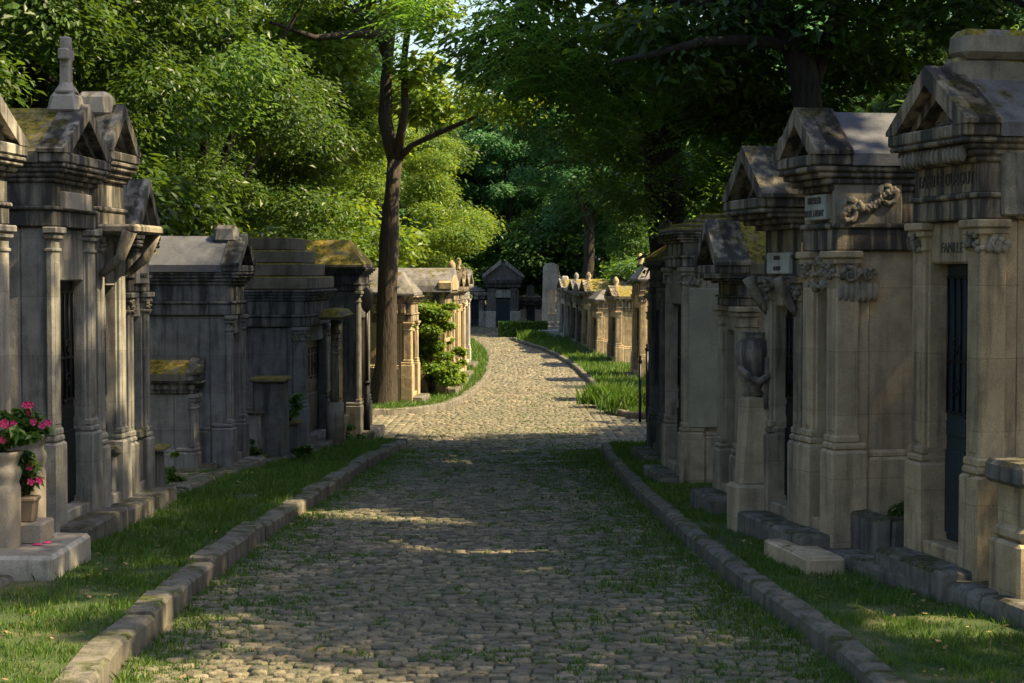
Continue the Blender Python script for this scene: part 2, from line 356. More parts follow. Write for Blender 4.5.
# ---------------------------------------------------------------- terrain
def sheet(name, xs_of, Ys, mat, dz, nx=12, kind='structure', bumpz=0.0):
    V = []; F = []
    for Y in Ys:
        a, b = xs_of(Y)
        for i in range(nx + 1):
            t = i / nx; x = a + (b - a) * t
            V.append((x, Y, float(zr(Y)) + dz + (bumpz * mnoise.noise(Vector((x * .9, Y * .9, 0))) if 0 < i < nx else 0)))
    for j in range(len(Ys) - 1):
        for i in range(nx):
            k = j * (nx + 1) + i; F.append((k, k + 1, k + nx + 2, k + nx + 1))
    mb = MB(); mb.v = V; mb.f = F; mb.sm = [True] * len(F)
    return tag(mb.build(name, mat), kind=kind)
sheet('ground', lambda Y: (-300, 300), np.concatenate([np.arange(-60, 130, 2.), np.arange(130, 600, 20)]), 'soil', -.20, 40)
sheet('road_bed', lambda Y: (-30, 30), np.arange(2, YEND + 20, .5), 'bed', -.016, 60)
VT = .10
def verge_profile(t): return t
def verge(name, line, side, y0, y1, far=26):
    Ys = np.arange(y0, y1 + .01, .25); Ys[-1] = y1
    V = []; F = []; offs = [0.10, .5, 1.0, 1.5, 2.2, 3, 5, 9, 15, far]
    for Y in Ys:
        x0 = float(xat(line, Y))
        for o in offs:
            x = x0 + side * o; V.append((x, Y, float(zr(Y)) + VT + .02 * mnoise.noise(Vector((x * 1.3, Y * 1.3, 3)))))
    n = len(offs)
    for j in range(len(Ys) - 1):
        for i in range(n - 1): k = j * n + i; F.append((k, k + 1, k + n + 1, k + n))
    mb = MB(); mb.v = V; mb.f = F; mb.sm = [True] * len(F)
    for k0 in (0, (len(Ys) - 1) * n):       # closing skirts
        b = [(V[k0 + i][0], V[k0 + i][1], V[k0 + i][2] - .3) for i in range(n)]; o = len(mb.v); mb.v += b
        for i in range(n - 1): mb.f.append((k0 + i, k0 + i + 1, o + i + 1, o + i)); mb.sm.append(False)
    tag(mb.build(name, 'verge'), kind='structure')
verge('grass_verge', kR, 1, YN0, YX0); verge('grass_verge', kL, -1, YN0, YX0L)
verge('grass_verge', kRF, 1, YFR, kRF[-1].y); verge('grass_verge', kLF, -1, YF, kLF[-1].y)
# kerb stones
def kerb(line, side, width=.24, h=.15, block=1.0, rough=.012, gap=.015):
    mb = MB()
    L = [0]
    for a, b in zip(line, line[1:]): L.append(L[-1] + (b - a).length)
    def at(s):
        s = max(0, min(L[-1], s)); i = max(0, min(len(L) - 2, int(np.searchsorted(L, s)) - 1)); t = (s - L[i]) / max(1e-6, L[i + 1] - L[i]); return line[i].lerp(line[i + 1], t)
    s = 0
    while s < L[-1] - .2:
        l = block * random.uniform(.75, 1.25); e = min(s + l, L[-1]); a = at(s + gap); b = at(e); d = (b - a)
        nrm = Vector((d.y, -d.x)).normalized() * side
        if nrm.length < .5: break
        j = random.uniform(-rough, rough); hh = h + random.uniform(-rough, rough); ws = width * random.uniform(.95, 1.05)
        pr = [(0, -.2), (0, hh - .025), (.025, hh), (ws - .02, hh), (ws, hh - .02), (ws, -.2)]
        rings = []
        for t in (0, .02, .5, .98, 1):
            c = a + d * t; z = float(zr(c.y)); k = .012 if t in (0, 1) else 0
            rings.append([(c.x + nrm.x * (j + q[0] + (k if q[0] < ws / 2 else -k)), c.y + nrm.y * (j + q[0]), z + q[1] - (k if q[1] > 0 else 0) + .006 * mnoise.noise(Vector((c.x * 5, c.y * 5, q[0] * 9)))) for q in pr])
        vs = [p for r in rings for p in r]; n = len(pr); F = []
        for i in range(4):
            for q in range(n - 1): F.append([i * n + q, i * n + q + 1, (i + 1) * n + q + 1, (i + 1) * n + q][::side])
        F.append(list(range(n))[::-side] if side > 0 else list(range(n))); F.append([4 * n + q for q in range(n)])
        mb.add(vs, F); s = e
    tag(mb.build('kerb', 'kerb'), kind='structure')
kerb(kR, 1, .17, .12, 2.1, .004, .003); kerb(kL, -1, .20, .14, .8, .018, .03); kerb(kLF, -1, .2, .13, 1.0, .006); kerb(kRF, 1, .2, .13, 1.0, .006)
# cobblestones: real setts, one mesh
def cobbles():
    V = []; F = []
    y = YN0 + 2.5; rows = []
    while y < YEND + 14:
        c = .078 if y < 26 else .12 if y < 50 else .2
        rows.append((y, c * random.uniform(.9, 1.12))); y += rows[-1][1]
    quads = []
    for (y, c) in rows:
        x = -6.5 if (YX0L - 1 < y < YF + 1) else -5.5; xe = 5.5
        if y > 85: x, xe = -9, 5
        x += random.uniform(0, .15)
        while x < xe:
            w = random.uniform(.09, .145) * (1 if y < 45 else 1.3)
            cx = x + w / 2; cy = y + c / 2
            inx = (y > YX0 - .2) and (y < YFR + 3) and cx > kR[-1].x + .12 or (y > YX0L and y < YF + 2 and cx < kL[-1].x - .3)
            if not inx:
                bow = -.022 * (cx + .1) ** 2 + .03 * mnoise.noise(Vector((cx * .7, cy * .7, 5)))
                quads.append((cx, cy + bow, w, c))
            x += w
    # crossing lane laid the other way
    for (xa, xb) in ((kR[-1].x + .12, 9), (-12, kL[-1].x - .3)):
        x = xa
        while x < xb:
            c = random.uniform(.15, .18); y = YX0 - 1 + random.uniform(0, .2)
            while y < max(YF, YFR) + 3:
                l = random.uniform(.18, .26); quads.append((x + c / 2, y + l / 2, c, l)); y += l
            x += c
    q = np.array(quads); q = q[on_road(q[:, 0], q[:, 1])]
    n = len(q); g = .0065
    hw = q[:, 2] / 2 - g * rng.uniform(.5, 1.3, n); hc = q[:, 3] / 2 - g * rng.uniform(.5, 1.3, n)
    zt = zr(q[:, 1]) + rng.normal(0, .0065, n); tx = rng.normal(0, .04, n); ty = rng.normal(0, .05, n)
    Vs = np.zeros((n, 13, 3)); co = [(-1, -1), (1, -1), (1, 1), (-1, 1)]
    for i, (a, b) in enumerate(co):
        jx = rng.normal(0, .004, n); jy = rng.normal(0, .004, n)
        for lvl, (s, dz) in enumerate(((1.0, -.06), (1.0, -.010), (.84, -.001))):
            X = a * hw * s + jx; Yl = b * hc * s + jy
            Vs[:, lvl * 4 + i, 0] = q[:, 0] + X; Vs[:, lvl * 4 + i, 1] = q[:, 1] + Yl
            Vs[:, lvl * 4 + i, 2] = zt + dz + tx * X + ty * Yl
    Vs[:, 12] = np.stack([q[:, 0], q[:, 1], zt + .004], 1)
    base = (np.arange(n) * 13)[:, None, None]
    fq = np.array([[0, 1, 5, 4], [1, 2, 6, 5], [2, 3, 7, 6], [3, 0, 4, 7], [4, 5, 9, 8], [5, 6, 10, 9], [6, 7, 11, 10], [7, 4, 8, 11], [8, 9, 10, 11]])
    Fq = (base + fq[None]).reshape(-1, 4)
    Vs[:, 12] = Vs[:, 8]
    Vall = Vs[:, :12].reshape(-1, 3); Fq = (np.arange(n) * 12)[:, None, None] + fq[None]; Fq = Fq.reshape(-1, 4)
    me = npmesh('cobbled_road', Vall, Fq, 'cobble', True)
    tag(link_mesh('cobbled_road', me), kind='structure'); print('setts', n)
cobbles()
# ---------------------------------------------------------------- grass
def blades(pts, h, w, lean=.5):
    n = len(pts); a = rng.uniform(0, 2 * np.pi, n); hh = h * rng.uniform(.5, 1.3, n); ww = w * rng.uniform(.7, 1.3, n)
    d = np.stack([np.cos(a), np.sin(a), np.zeros(n)], 1); p = np.stack([-np.sin(a), np.cos(a), np.zeros(n)], 1)
    ln = (rng.uniform(0, lean, n) * hh)[:, None]; up = np.array([0, 0, 1.])
    b0 = pts - p * ww[:, None] / 2; b1 = pts + p * ww[:, None] / 2
    m0 = pts + up * (hh * .55)[:, None] + d * ln * .4; t = pts + up * hh[:, None] + d * ln
    V = np.stack([b0, b1, m0 + p * ww[:, None] * .4, t], 1).reshape(-1, 3)
    F = np.arange(n * 4).reshape(-1, 4)[:, [0, 1, 2, 3]]
    return V, F
def nz(x, y, s, seed=0): return np.array([mnoise.noise(Vector((a * s, b * s, seed))) for a, b in zip(x, y)])
def grass_patch(name, line, side, y0, y1, width, dens, h, w, label):
    A = (y1 - y0) * width; n = int(A * dens)
    y = y0 + (y1 - y0) * rng.random(n) ** 1.35; o = .13 + width * rng.random(n) ** 1.15; x = xat(line, y) + side * o
    k = nz(x, y, 1.6, 2) + .6 * nz(x, y, 5, 9) + rng.normal(0, .2, n) > -.30; x = x[k]; y = y[k]
    hs = h * (1 + .9 * nz(x, y, 3.1, 4) + .9 * (nz(x, y, 9, 14))) * (1 + .6 * ((y - y0) / (y1 - y0)))
    P3 = np.stack([x, y, zr(y) + VT - .01], 1); V, F = blades(P3, np.clip(hs, .02, .3), w * (1 + 1.2 * (y - y0) / (y1 - y0)), .8)
    tag(link_mesh(name, npmesh(name, V, F, 'grass')), label, 'grass', kind='stuff')
grass_patch('grass', kL, -1, 8, YX0L, 2.6, 2600, .042, .0065, 'short green grass on the left verge between kerb and tombs')
grass_patch('grass', kR, 1, 8, YX0, 2.2, 2600, .040, .0065, 'short dark green grass on the right verge between kerb and tombs')
grass_patch('grass', kRF, 1, YFR, kRF[-1].y - 1, 2.6, 420, .10, .016, 'longer grass on the far right verge past the crossing')
grass_patch('grass', kLF, -1, YF, kLF[-1].y - 1, 3.5, 420, .085, .016, 'sunlit grass on the far left verge past the crossing')
def road_weeds():
    n = 420000; y = 8.5 + 40 * rng.random(n) ** 1.6; x = rng.uniform(-4, 3.6, n)
    xl = xat(kL, np.minimum(y, YX0L)); xr = xat(kR, np.minimum(y, YX0)); ok = (x > xl + .01) & (x < xr - .01) & on_road(x, y)
    x, y, xl, xr = x[ok], y[ok], xl[ok], xr[ok]
    edge = np.maximum(np.exp(-(x - xl) / .34) * (y < YX0L), 1.0 * np.exp(-(xr - x) / .45) * (y < YX0))
    q = nz(x, y, 1.7, 7) * .5 + nz(x, y, 6.5, 1) * .55 + edge * 1.0 + rng.normal(0, .1, len(x)) + .22 * np.exp(-((y - 28) / 4) ** 2)
    q -= .12 * (y > YX0); q += .10 * ((x - xl) / (xr - xl) > .62)
    k = q > .25; x, y, q = x[k], y[k], q[k]
    V, F = blades(np.stack([x, y, zr(y) - .012], 1), np.clip(.020 + .045 * (q - .25), .02, .075), .008 * (1 + (y - 8) / 22), 1.0)
    tag(link_mesh('weeds', npmesh('weeds', V, F, 'grass')), 'low green weeds and moss growing between the road cobbles', 'weeds', kind='stuff'); print('weeds', len(x))
road_weeds()
def litter():
    n = 2200; y = 8.5 + 26 * rng.random(n) ** 1.5; x = rng.uniform(-4.4, 3.6, n); road = on_road(x, y); xl = xat(kL, np.minimum(y, YX0L)); xr = xat(kR, np.minimum(y, YX0))
    keep = (~road & ((x < xl - .3) | (x > xr + .25))) | (road & (rng.random(n) < .30)); x, y, road = x[keep], y[keep], road[keep]; n = len(x)
    c = np.stack([x, y, zr(y) + np.where(road, .006, VT + .022)], 1); a = rng.uniform(0, 6.28, n); t = np.stack([np.cos(a), np.sin(a), rng.normal(0, .25, n)], 1); bb = np.stack([-np.sin(a), np.cos(a), rng.normal(0, .25, n)], 1); s = rng.uniform(.010, .028, n)[:, None]
    V = np.stack([c - t * s, c + bb * s * .6, c + t * s, c - bb * s * .6], 1).reshape(-1, 3)
    tag(link_mesh('leaf_litter', npmesh('leaf_litter', V, np.arange(4 * n).reshape(-1, 4), 'dry')), 'small dead leaves scattered over the verges and cobbles', 'leaves', kind='stuff')
litter()
# ---------------------------------------------------------------- foliage
def leafset(C, Rr, n, size, asp=.55, flat=.45, up=.7, shell=.55):
    """n leaves spread through clumps with centres C (k,3) and radii Rr (k,)"""
    k = len(C); idx = rng.choice(k, n, p=(Rr ** 2) / np.sum(Rr ** 2))
    d = rng.normal(size=(n, 3)); d /= np.linalg.norm(d, axis=1)[:, None]
    r = (shell + (1 - shell) * rng.random(n)) ** .8 * (1 + .22 * rng.normal(size=n)); flat = flat * .6
    Pt = C[idx] + d * (Rr[idx] * r)[:, None] * np.array([1, 1, flat + .25])
    nm = rng.normal(size=(n, 3)) * (1 - up) + np.array([0, 0, 1.]) * up + d * .35; nm /= np.linalg.norm(nm, axis=1)[:, None]
    t = d * np.array([1, 1, .2]) + rng.normal(size=(n, 3)) * .6 + np.array([0, 0, -.35]); t -= nm * np.sum(t * nm, 1)[:, None]; t /= np.linalg.norm(t, axis=1)[:, None]
    b = np.cross(nm, t); s = size * np.clip(rng.lognormal(0, .38, n), .4, 2.2)[:, None]
    V = np.stack([Pt - t * s * .5, Pt + b * s * asp * .5 + nm * s * .06, Pt + t * s * .5 - nm * s * .1, Pt - b * s * asp * .5 + nm * s * .06], 1).reshape(-1, 3)
    return V, np.arange(4 * n).reshape(-1, 4)
def crown_clumps(rad, h, k, seed, rc=(.8, 1.5), low=0.0):
    rr = np.random.default_rng(seed); C = []
    while len(C) < k:
        p = rr.uniform(-1, 1, 3); q = np.linalg.norm(p * np.array([1, 1, 1]))
        if .45 < q < 1.0 or (q < .45 and rr.random() < .15): C.append(p)
    C = np.array(C); C[:, 0] *= rad; C[:, 1] *= rad; C[:, 2] = C[:, 2] * h / 2 + h / 2 + low
    return C, rr.uniform(*rc, k)
_crown = {}
def crown_mesh(key, rad, h, k, n, size, mat, seed, rc=(.8, 1.5)):
    if key not in _crown:
        C, Rr = crown_clumps(rad, h, k, seed, rc); V, F = leafset(C, Rr, n, size); _crown[key] = (npmesh('crown', V, F, mat), C)
    return _crown[key]
def tree(name, loc, key, label, trunk_h, tr=.3, rz=0, s=1.0, bark='bark_dark', group=None, cat='tree', sz=None):
    me, C = _crown[key]
    e = empty(name, loc, rz, label, cat, group)
    mb = MB(); top = trunk_h + 2.5; rr = random.Random(ord(key[0]) * 13 + int(abs(loc[0]) * 7))
    pts = [(.15 * math.sin(i * 1.1 + loc[0]), .15 * math.cos(i * .9), -.3 + (top + .3) * i / 7) for i in range(8)]
    mb.tube(pts, [tr * (1.45 if i == 0 else 1.08 - .085 * i) for i in range(8)], 10, .25)
    cc = C * s; ids = rr.sample(range(len(C)), min(12, len(C)))
    for i in ids:
        a = Vector(pts[rr.choice((4, 5, 6, 7))]); b = Vector(cc[i]) + Vector((0, 0, trunk_h)); m = a.lerp(b, .5) + Vector((0, 0, .35))
        mb.tube([a, a.lerp(m, .6), m, b], [tr * .42, tr * .3, tr * .2, tr * .07], 6)
    mb.build('trunk', bark, e)
    c = link_mesh('crown', me, e, (0, 0, trunk_h)); c.scale = (s, s, sz or s)
    return e
crown_mesh('A', 4.4, 7.5, 50, 100000, .092, 'leaf_mid', 11, (.65, 1.25))
crown_mesh('B', 4.8, 8.0, 50, 84000, .11, 'leaf_dark', 12, (.7, 1.4))
crown_mesh('C', 3.8, 6.5, 50, 84000, .09, 'leaf_bright', 13, (.55, 1.1))
crown_mesh('D', 5.2, 9.0, 60, 52000, .22, 'leaf_blue', 14, (.8, 1.7))
crown_mesh('H', 5.4, 8.5, 42, 34000, .14, 'leaf_mid', 21, (.6, 1.0))
crown_mesh('G', 5.2, 8.0, 50, 30000, .13, 'leaf_mid', 27, (.45, .72))
crown_mesh('U', 2.4, 3.4, 36, 22000, .13, 'leaf_mid', 15, (.6, 1.0))
crown_mesh('S', 5.2, 6.5, 60, 40000, .24, 'leaf_dark', 16, (1.0, 1.7))
crown_mesh('V', 2.4, 3.4, 36, 22000, .13, 'leaf_bright', 17, (.6, 1.0))
# --- the lit tree left of the path
def limb_tree(name, label, base, segs, clumps, n, size, lmat, bark, cat='tree', group=None, seed=3):
    e = empty(name, base, 0, label, cat, group); mb = MB()
    for pts, rad in segs: mb.tube([tuple(Vector(p) - base) for p in pts], rad, 12, .28)
    mb.build('trunk', bark, e)
    C = np.array([tuple(Vector(c[:3]) - base) for c in clumps]); Rr = np.array([c[3] for c in clumps]); V, F = leafset(C, Rr, n, size)
    link_mesh('crown', npmesh('crown', V, F, lmat), e); return e
def Q(px, py, Y): return tuple(P(px, py, Y))
b = G(383, 405, .08); Y = b.y
segs = [([(b.x, Y, b.z - .3), (b.x, Y, b.z), Q(386, 360, Y), Q(387, 300, Y), Q(389, 240, Y), Q(392, 195, Y), Q(395, 160, Y)], [.42, .33, .26, .23, .20, .18, .17]),
        ([Q(395, 162, Y), Q(385, 120, Y), Q(386, 80, Y), Q(390, 30, Y), Q(392, -40, Y), Q(394, -120, Y + 1)], [.16, .15, .14, .13, .10, .05]),
        ([Q(396, 162, Y), Q(405, 110, Y - .4), Q(404, 60, Y - .5), Q(410, 10, Y - .8), Q(420, -60, Y - 1.5)], [.12, .09, .08, .07, .04]),
        ([Q(399, 158, Y), Q(412, 145, Y - .3), Q(440, 132, Y - .6), Q(470, 120, Y - 1), Q(500, 103, Y - 1.4)], [.09, .07, .06, .045, .02]),
        ([Q(390, 35, Y), Q(355, 34, Y - .5), Q(315, 38, Y - 1), Q(270, 22, Y - 1.4)], [.12, .10, .07, .03]),
        ([Q(388, 60, Y), Q(370, 20, Y), Q(335, -5, Y + .6)], [.10, .07, .03])]
cl = []
rr = random.Random(5)
for px, py in [(330, 60), (300, 30), (360, 10), (420, 10), (350, 100), (310, 110), (430, 110), (400, -60), (340, -60), (450, -60), (380, -120), (280, 70), (250, 20), (500, 95), (420, 70), (355, 140), (300, 150), (415, 100)]:
    cl.append(Q(px, py, Y + rr.uniform(-1.5, 3.5)) + (rr.uniform(.6, 1.25),))
for i in range(16): cl.append((b.x + rr.uniform(-3.5, 3.5), Y + rr.uniform(-3, 3), rr.uniform(9.5, 14), rr.uniform(.9, 1.5)))
limb_tree('leaning_tree', 'slender forked tree rising beside the path past the crossing, its trunk partly sunlit', b, segs, cl, 42000, .17, 'leaf_bright', 'bark')
# --- big dark tree on the right
Y = 27.5; b = Vector((P(673, 400, Y).x, Y, float(zr(Y)) + .05))
segs = [([(b.x, Y, b.z - .3), (b.x, Y, b.z + .3), Q(668, 330, Y), Q(667, 250, Y), Q(664, 190, Y), Q(662, 140, Y), Q(668, 90, Y), Q(672, 20, Y), (b.x + .2, Y, 10)], [.46, .36, .30, .29, .28, .27, .22, .18, .1]),
        ([Q(663, 145, Y), Q(640, 110, Y - .8), Q(600, 70, Y - 1.5), Q(560, 40, Y - 2), Q(520, 25, Y - 2.4)], [.16, .12, .09, .07, .03]),
        ([Q(664, 150, Y), Q(690, 110, Y - .5), Q(720, 70, Y - 1), Q(760, 30, Y - 1.5)], [.17, .14, .1, .06]),
        ([Q(668, 90, Y), Q(640, 40, Y + .5), Q(600, -10, Y + 1), Q(560, -50, Y + 1.4)], [.13, .1, .08, .04])]
cl = []
for px, py, dy in [(500, 50, -2), (530, 20, -2.5), (560, 60, -2), (600, 30, -2), (640, 60, -1.5), (620, 100, -1), (590, 90, 0), (650, 20, 0), (690, 50, -1), (720, 90, 0), (700, 130, 0), (640, 150, 1), (610, 130, 1.5), (740, 40, -1), (540, -20, -1), (600, -30, 0), (660, -40, 0), (720, -30, 0), (580, -80, 1), (500, -30, -1), (760, 90, 1), (530, 70, -1.5), (730, 140, 1.5), (690, 175, 2), (640, 190, 2.5), (760, 150, 2), (720, 190, 2.5)]:
    cl.append(Q(px, py, Y + dy) + (rr.uniform(.5, .95),))
for i in range(26): cl.append((b.x + rr.uniform(-4.5, 3.5), Y + rr.uniform(-3.5, 3.5), rr.uniform(6.8, 10.5), rr.uniform(.8, 1.4)))
limb_tree('spreading_tree', 'big dark spreading tree whose thick trunk stands behind the mossy tomb on the right', b, segs, cl, 46000, .15, 'leaf_dark', 'bark_dark')
# drooping compound leaves along its outer branches
M['frond'] = leafmat('leaf_frond', (.03, .085, .015), (.075, .16, .03), .5, (.22, .42, .04))
sp = [o for o in COL.objects if o.name == 'spreading_tree'][0]
def fronds(parent, spots, n, L=.55, ls=.13):
    PV = []
    for _ in range(n):
        c = spots[rng.integers(len(spots))]; q = Vector(c[:3]) + Vector(tuple(rng.normal(size=3) * c[3] * .55)); a = rng.uniform(0, 6.28); dr = Vector((math.cos(a), math.sin(a) * .7, rng.uniform(-.5, .1))).normalized(); sd_ = dr.cross(Vector((0, 0, 1))).normalized(); l = L * rng.uniform(.7, 1.3)
        for i in range(8):
            t_ = (i + .6) / 8; p = q + dr * l * t_ + Vector((0, 0, -.35 * l * t_ * t_))
            for s_ in (-1, 1):
                d = (sd_ * s_ + dr * .45 + Vector((0, 0, -.25))).normalized(); s = ls * (1 - .5 * abs(t_ - .4)) * rng.uniform(.8, 1.2); w_ = dr * s * .16
                PV += [p, p + d * s * .45 + w_, p + d * s, p + d * s * .45 - w_]
    V = np.array([tuple(v - parent.location) for v in PV]); link_mesh('fronds', npmesh('fronds', V, np.arange(len(V)).reshape(-1, 4), 'frond'), parent)
fr = [Q(px, py, Y + dy) + (r_,) for px, py, dy, r_ in [(520, 60, -5, .5), (545, 95, -5, .5), (580, 110, -5, .5), (500, 20, -4, .6), (560, 30, -5, .6), (610, 60, -5, .6), (640, 100, -4, .6), (600, 150, -3, .5), (690, 60, -5, .6), (720, 110, -4, .5), (700, 160, -3, .5), (640, 20, -5, .6), (750, 60, -5, .5), (620, 190, -2, .4), (415, 8, -4, .4)]]
fronds(sp, fr, 1300)
# --- tree with bent limbs behind the slate roofed tomb
Y = 21; b = Vector((P(806, 300, Y).x, Y, float(zr(Y)) + .05))
segs = [([(b.x, Y, b.z - .3), (b.x + .1, Y, 1), Q(812, 140, Y), Q(806, 95, Y), Q(800, 60, Y), Q(793, 42, Y), Q(775, 18, Y), Q(750, 8, Y), Q(715, 2, Y), Q(660, -2, Y)], [.3, .24, .2, .17, .16, .15, .14, .13, .10, .04]),
        ([Q(797, 48, Y), Q(770, 42, Y - .3), Q(740, 40, Y - .5), Q(700, 42, Y - .8), Q(650, 55, Y - 1), Q(610, 62, Y - 1.2)], [.075, .065, .06, .05, .035, .015]),
        ([Q(806, 90, Y), Q(830, 40, Y + .3), Q(850, -20, Y + .5), (b.x + .8, Y, 8)], [.13, .11, .09, .05])]
cl = []
for px, py, dy in [(700, 30, 0), (740, 70, 1), (770, 10, 0), (830, 30, 0), (860, 70, 1), (820, 110, 2), (880, 20, 1), (680, 70, -.5), (640, 30, -.5), (780, 120, 2), (740, 110, 2), (900, 60, 2)]:
    cl.append(Q(px, py, Y + dy) + (rr.uniform(.4, .75),))
for i in range(30): cl.append((b.x + rr.uniform(-2.6, 3.2), Y + rr.uniform(-3, 3), rr.uniform(5.6, 8.6), rr.uniform(.6, 1.1)))
limb_tree('bent_tree', 'tree with crooked dark limbs arching over the slate roofed tomb', b, segs, cl, 40000, .12, 'leaf_mid', 'bark_dark')
# --- crowd of background trees, each from a shared crown
used = {}
def T(key, x, Y, th, tr, label, s=1.0, bark='bark_dark', cat='tree', group=None, sz=None):
    return tree('broadleaf_tree' if key not in 'UVS' else ('shrub_tree'), (x, Y, float(zr(Y)) + .05), key, label, th, tr, random.uniform(0, 6.28), s, bark, group, cat, sz)
gl = 'trees behind the left tombs'; gr = 'trees behind the right tombs'; gb = 'trees closing the far end'
T('A', -6.8, 38, 2.2, .28, 'mid green tree just left of the forked trunk', 1.0, group=gl)
T('C', -3.9, 52, 2.3, .25, 'sunlit round maple crown hanging over the far left tombs', .85, group=gl)
T('B', -9.5, 30, 3.0, .35, 'mid green tree behind the wide slab roofed tomb', 1.0, group=gl)
T('A', -8.2, 24, 3.6, .30, 'leafy tree rising behind the cross topped tomb', 1.0, group=gl)
T('B', -11.5, 38, 3.5, .4, 'dark tree with twin shadowed trunk behind the stepped roof tomb', 1.1, group=gl)
T('A', -13.5, 46, 3.5, .4, 'tall mid green tree in the second line behind the left row', 1.3, group=gl)
T('A', -10.0, 55, 3, .35, 'bright tree in the back line left of the forked trunk', 1.3, group=gl)
T('A', -17, 60, 4, .4, 'broad tree deep behind the left row', 1.7, group=gl)
T('B', -20, 44, 4, .4, 'broad dark tree far behind the cross topped tomb', 1.5, group=gl)
T('A', -7.0, 68, 3.5, .4, 'leafy green tree above the end of the far left row', 1.3, group=gl)
T('U', -6.6, 32, .9, .1, 'green shrub filling the gap behind the wide slab roofed tomb', 1.1, group=gl, cat='shrub')
T('V', -8.2, 40, .9, .1, 'bright shrub behind the stepped roof tomb', 1.3, group=gl, cat='shrub')
T('U', -7.6, 26, .9, .1, 'green shrub behind the low sarcophagus tomb', 1.1, group=gl, cat='shrub')
T('U', -8.6, 20, .9, .1, 'dark shrub filling behind the cross topped tomb', 1.2, group=gl, cat='shrub')
T('V', -6.4, 48, 1.2, .12, 'bright shrub behind the shaded tomb past the crossing', 1.3, group=gl, cat='shrub')
# right
T('G', 8.0, 18, 3.4, .3, 'dark tree overhanging the nearest right tombs', 1.0, group=gr)
T('G', 9.5, 27, 3.2, .32, 'mid green tree behind the slate roofed tomb', 1.1, group=gr)
T('A', 12.5, 47, 3.0, .32, 'tree showing sun flecks above the grey gabled tomb', 1.0, group=gr, bark='bark')
T('B', 17.5, 44, 3.6, .4, 'dark tree in the second line behind the right row', 1.3, group=gr)
T('U', 5.6, 21.5, .9, .1, 'shrub filling the gap behind the grey gabled tomb', 1.0, group=gr, cat='shrub')
T('U', 5.4, 26, .9, .1, 'shrub behind the mossy gabled tomb', 1.1, group=gr, cat='shrub')
T('U', 7.6, 31, .9, .1, 'shrub seen between the bent limbs on the right', 1.3, group=gr, cat='shrub')
T('U', 10.5, 36, .9, .1, 'shrub in the shade deep behind the right row', 1.6, group=gr, cat='shrub')
T('B', 24, 60, 4, .4, 'dark broad tree far behind the right row', 1.5, group=gr)
T('B', 22, 82, 3, .4, 'dark tree behind the far right tombs', 1.3, group=gr)
# out of frame, shading the near road
for x, Y, k, s in [(9.5, 9.5, 'G', 1.0), (10.5, 2, 'H', 1.15), (15, 14, 'G', 1.5), (14.5, 23, 'H', 1.5), (19, 5, 'H', 1.4), (14.5, 29, 'G', 1.2), (3, -9, 'A', 1.1), (-7, -8, 'B', 1.1), (10, -7, 'B', 1.2), (-9, 8, 'A', 1.0), (-13, 17, 'A', 1.2), (-17, 28, 'B', 1.4)]:
    T(k, x, Y, 3.2 * s, .3, 'tall tree outside the view, added to shade the near left tombs', s, group='shade trees around the viewer')
# far end
far_lb = ['dark bluish tree filling the centre far beyond the portal tomb', 'dark tree just right of the centre at the far end', 'tall tree with bare lower trunk above the rounded stele', 'deep green tree behind the hedge', 'high tree at the far left of the end screen', 'high tree at the far right of the end screen']
for i, (x, Y, s, th, k) in enumerate([(-.5, 118, 1.2, 3.0, 'D'), (4.0, 114, 1.2, 3.2, 'D'), (6.2, 100, .9, 4.6, 'B'), (-6.5, 112, 1.15, 3.0, 'D'), (-12, 104, 1.5, 3.2, 'D'), (14, 108, 1.6, 3.5, 'D')]):
    T(k, x, Y, th, .4, far_lb[i], s, group=gb)
for i, (x, Y, s, th, k) in enumerate([(3.5, 135, 1.3, 3.5, 'D'), (-12, 138, 1.5, 4, 'D'), (12, 132, 1.6, 4, 'D'), (22, 125, 2, 4, 'D'), (-22, 120, 2, 4, 'D'), (-30, 95, 2, 4, 'D'), (28, 95, 2, 4, 'B')]):
    T(k, x, Y, th, .45, ['pale gapped tree crown behind the dark central one', 'broad crown behind the end screen on the left', 'broad crown behind the end screen on the right', 'distant crown at right behind everything', 'distant crown at left behind everything', 'very distant crown on the far left', 'very distant crown on the far right'][i], s, group=gb)
for i, (x, Y, s) in enumerate([(-4.6, 102, 1.3), (.8, 104, 1.3), (4.2, 103, 1.5), (8.5, 98, 1.4), (8.8, 86, 1.2), (7.2, 70, 1.0), (-9.5, 100, 1.6), (12, 90, 1.6), (-6.5, 88, 1.2), (-6.2, 74, 1.1)]):
    T('S', x, Y, .4, .15, ['ivy dark bush left of the portal tomb', 'dark bush right behind the portal tomb', 'dark bush behind the rounded stele', 'dark bush beyond the far right tombs', 'dark bush behind the end of the far right row', 'dark bush behind the slate roof in the second row', 'bush mass at the far left corner', 'bush mass at the far right corner', 'dark bush past the end of the far left row', 'dark bush behind the far left tombs'][i], s * .62, cat='bush', group='bushes at the far end')
# yew column
Y = 84; c = Vector((P(634, 300, Y).x, Y, float(zr(Y)) + .05)); e = empty('yew_tree', c, 0, 'dense dark columnar yew between the far right tombs and the big dark trunk', 'tree')
C = []; 
for i in range(44): z = 7.2 * i / 44 + .5; a = i * 2.4; r_ = 1.0 * (1 - (z / 9) ** 3); C.append((1.3 * r_ * .6 * math.cos(a), 1.3 * r_ * .6 * math.sin(a), z))
V, F = leafset(np.array(C), np.full(44, .75), 30000, .12, .4); link_mesh('crown', npmesh('crown', V, F, 'leaf_dark'), e); mb = MB(); mb.tube([(0, 0, -.2), (0, 0, 7)], [.25, .05], 8); mb.build('trunk', 'bark_dark', e)
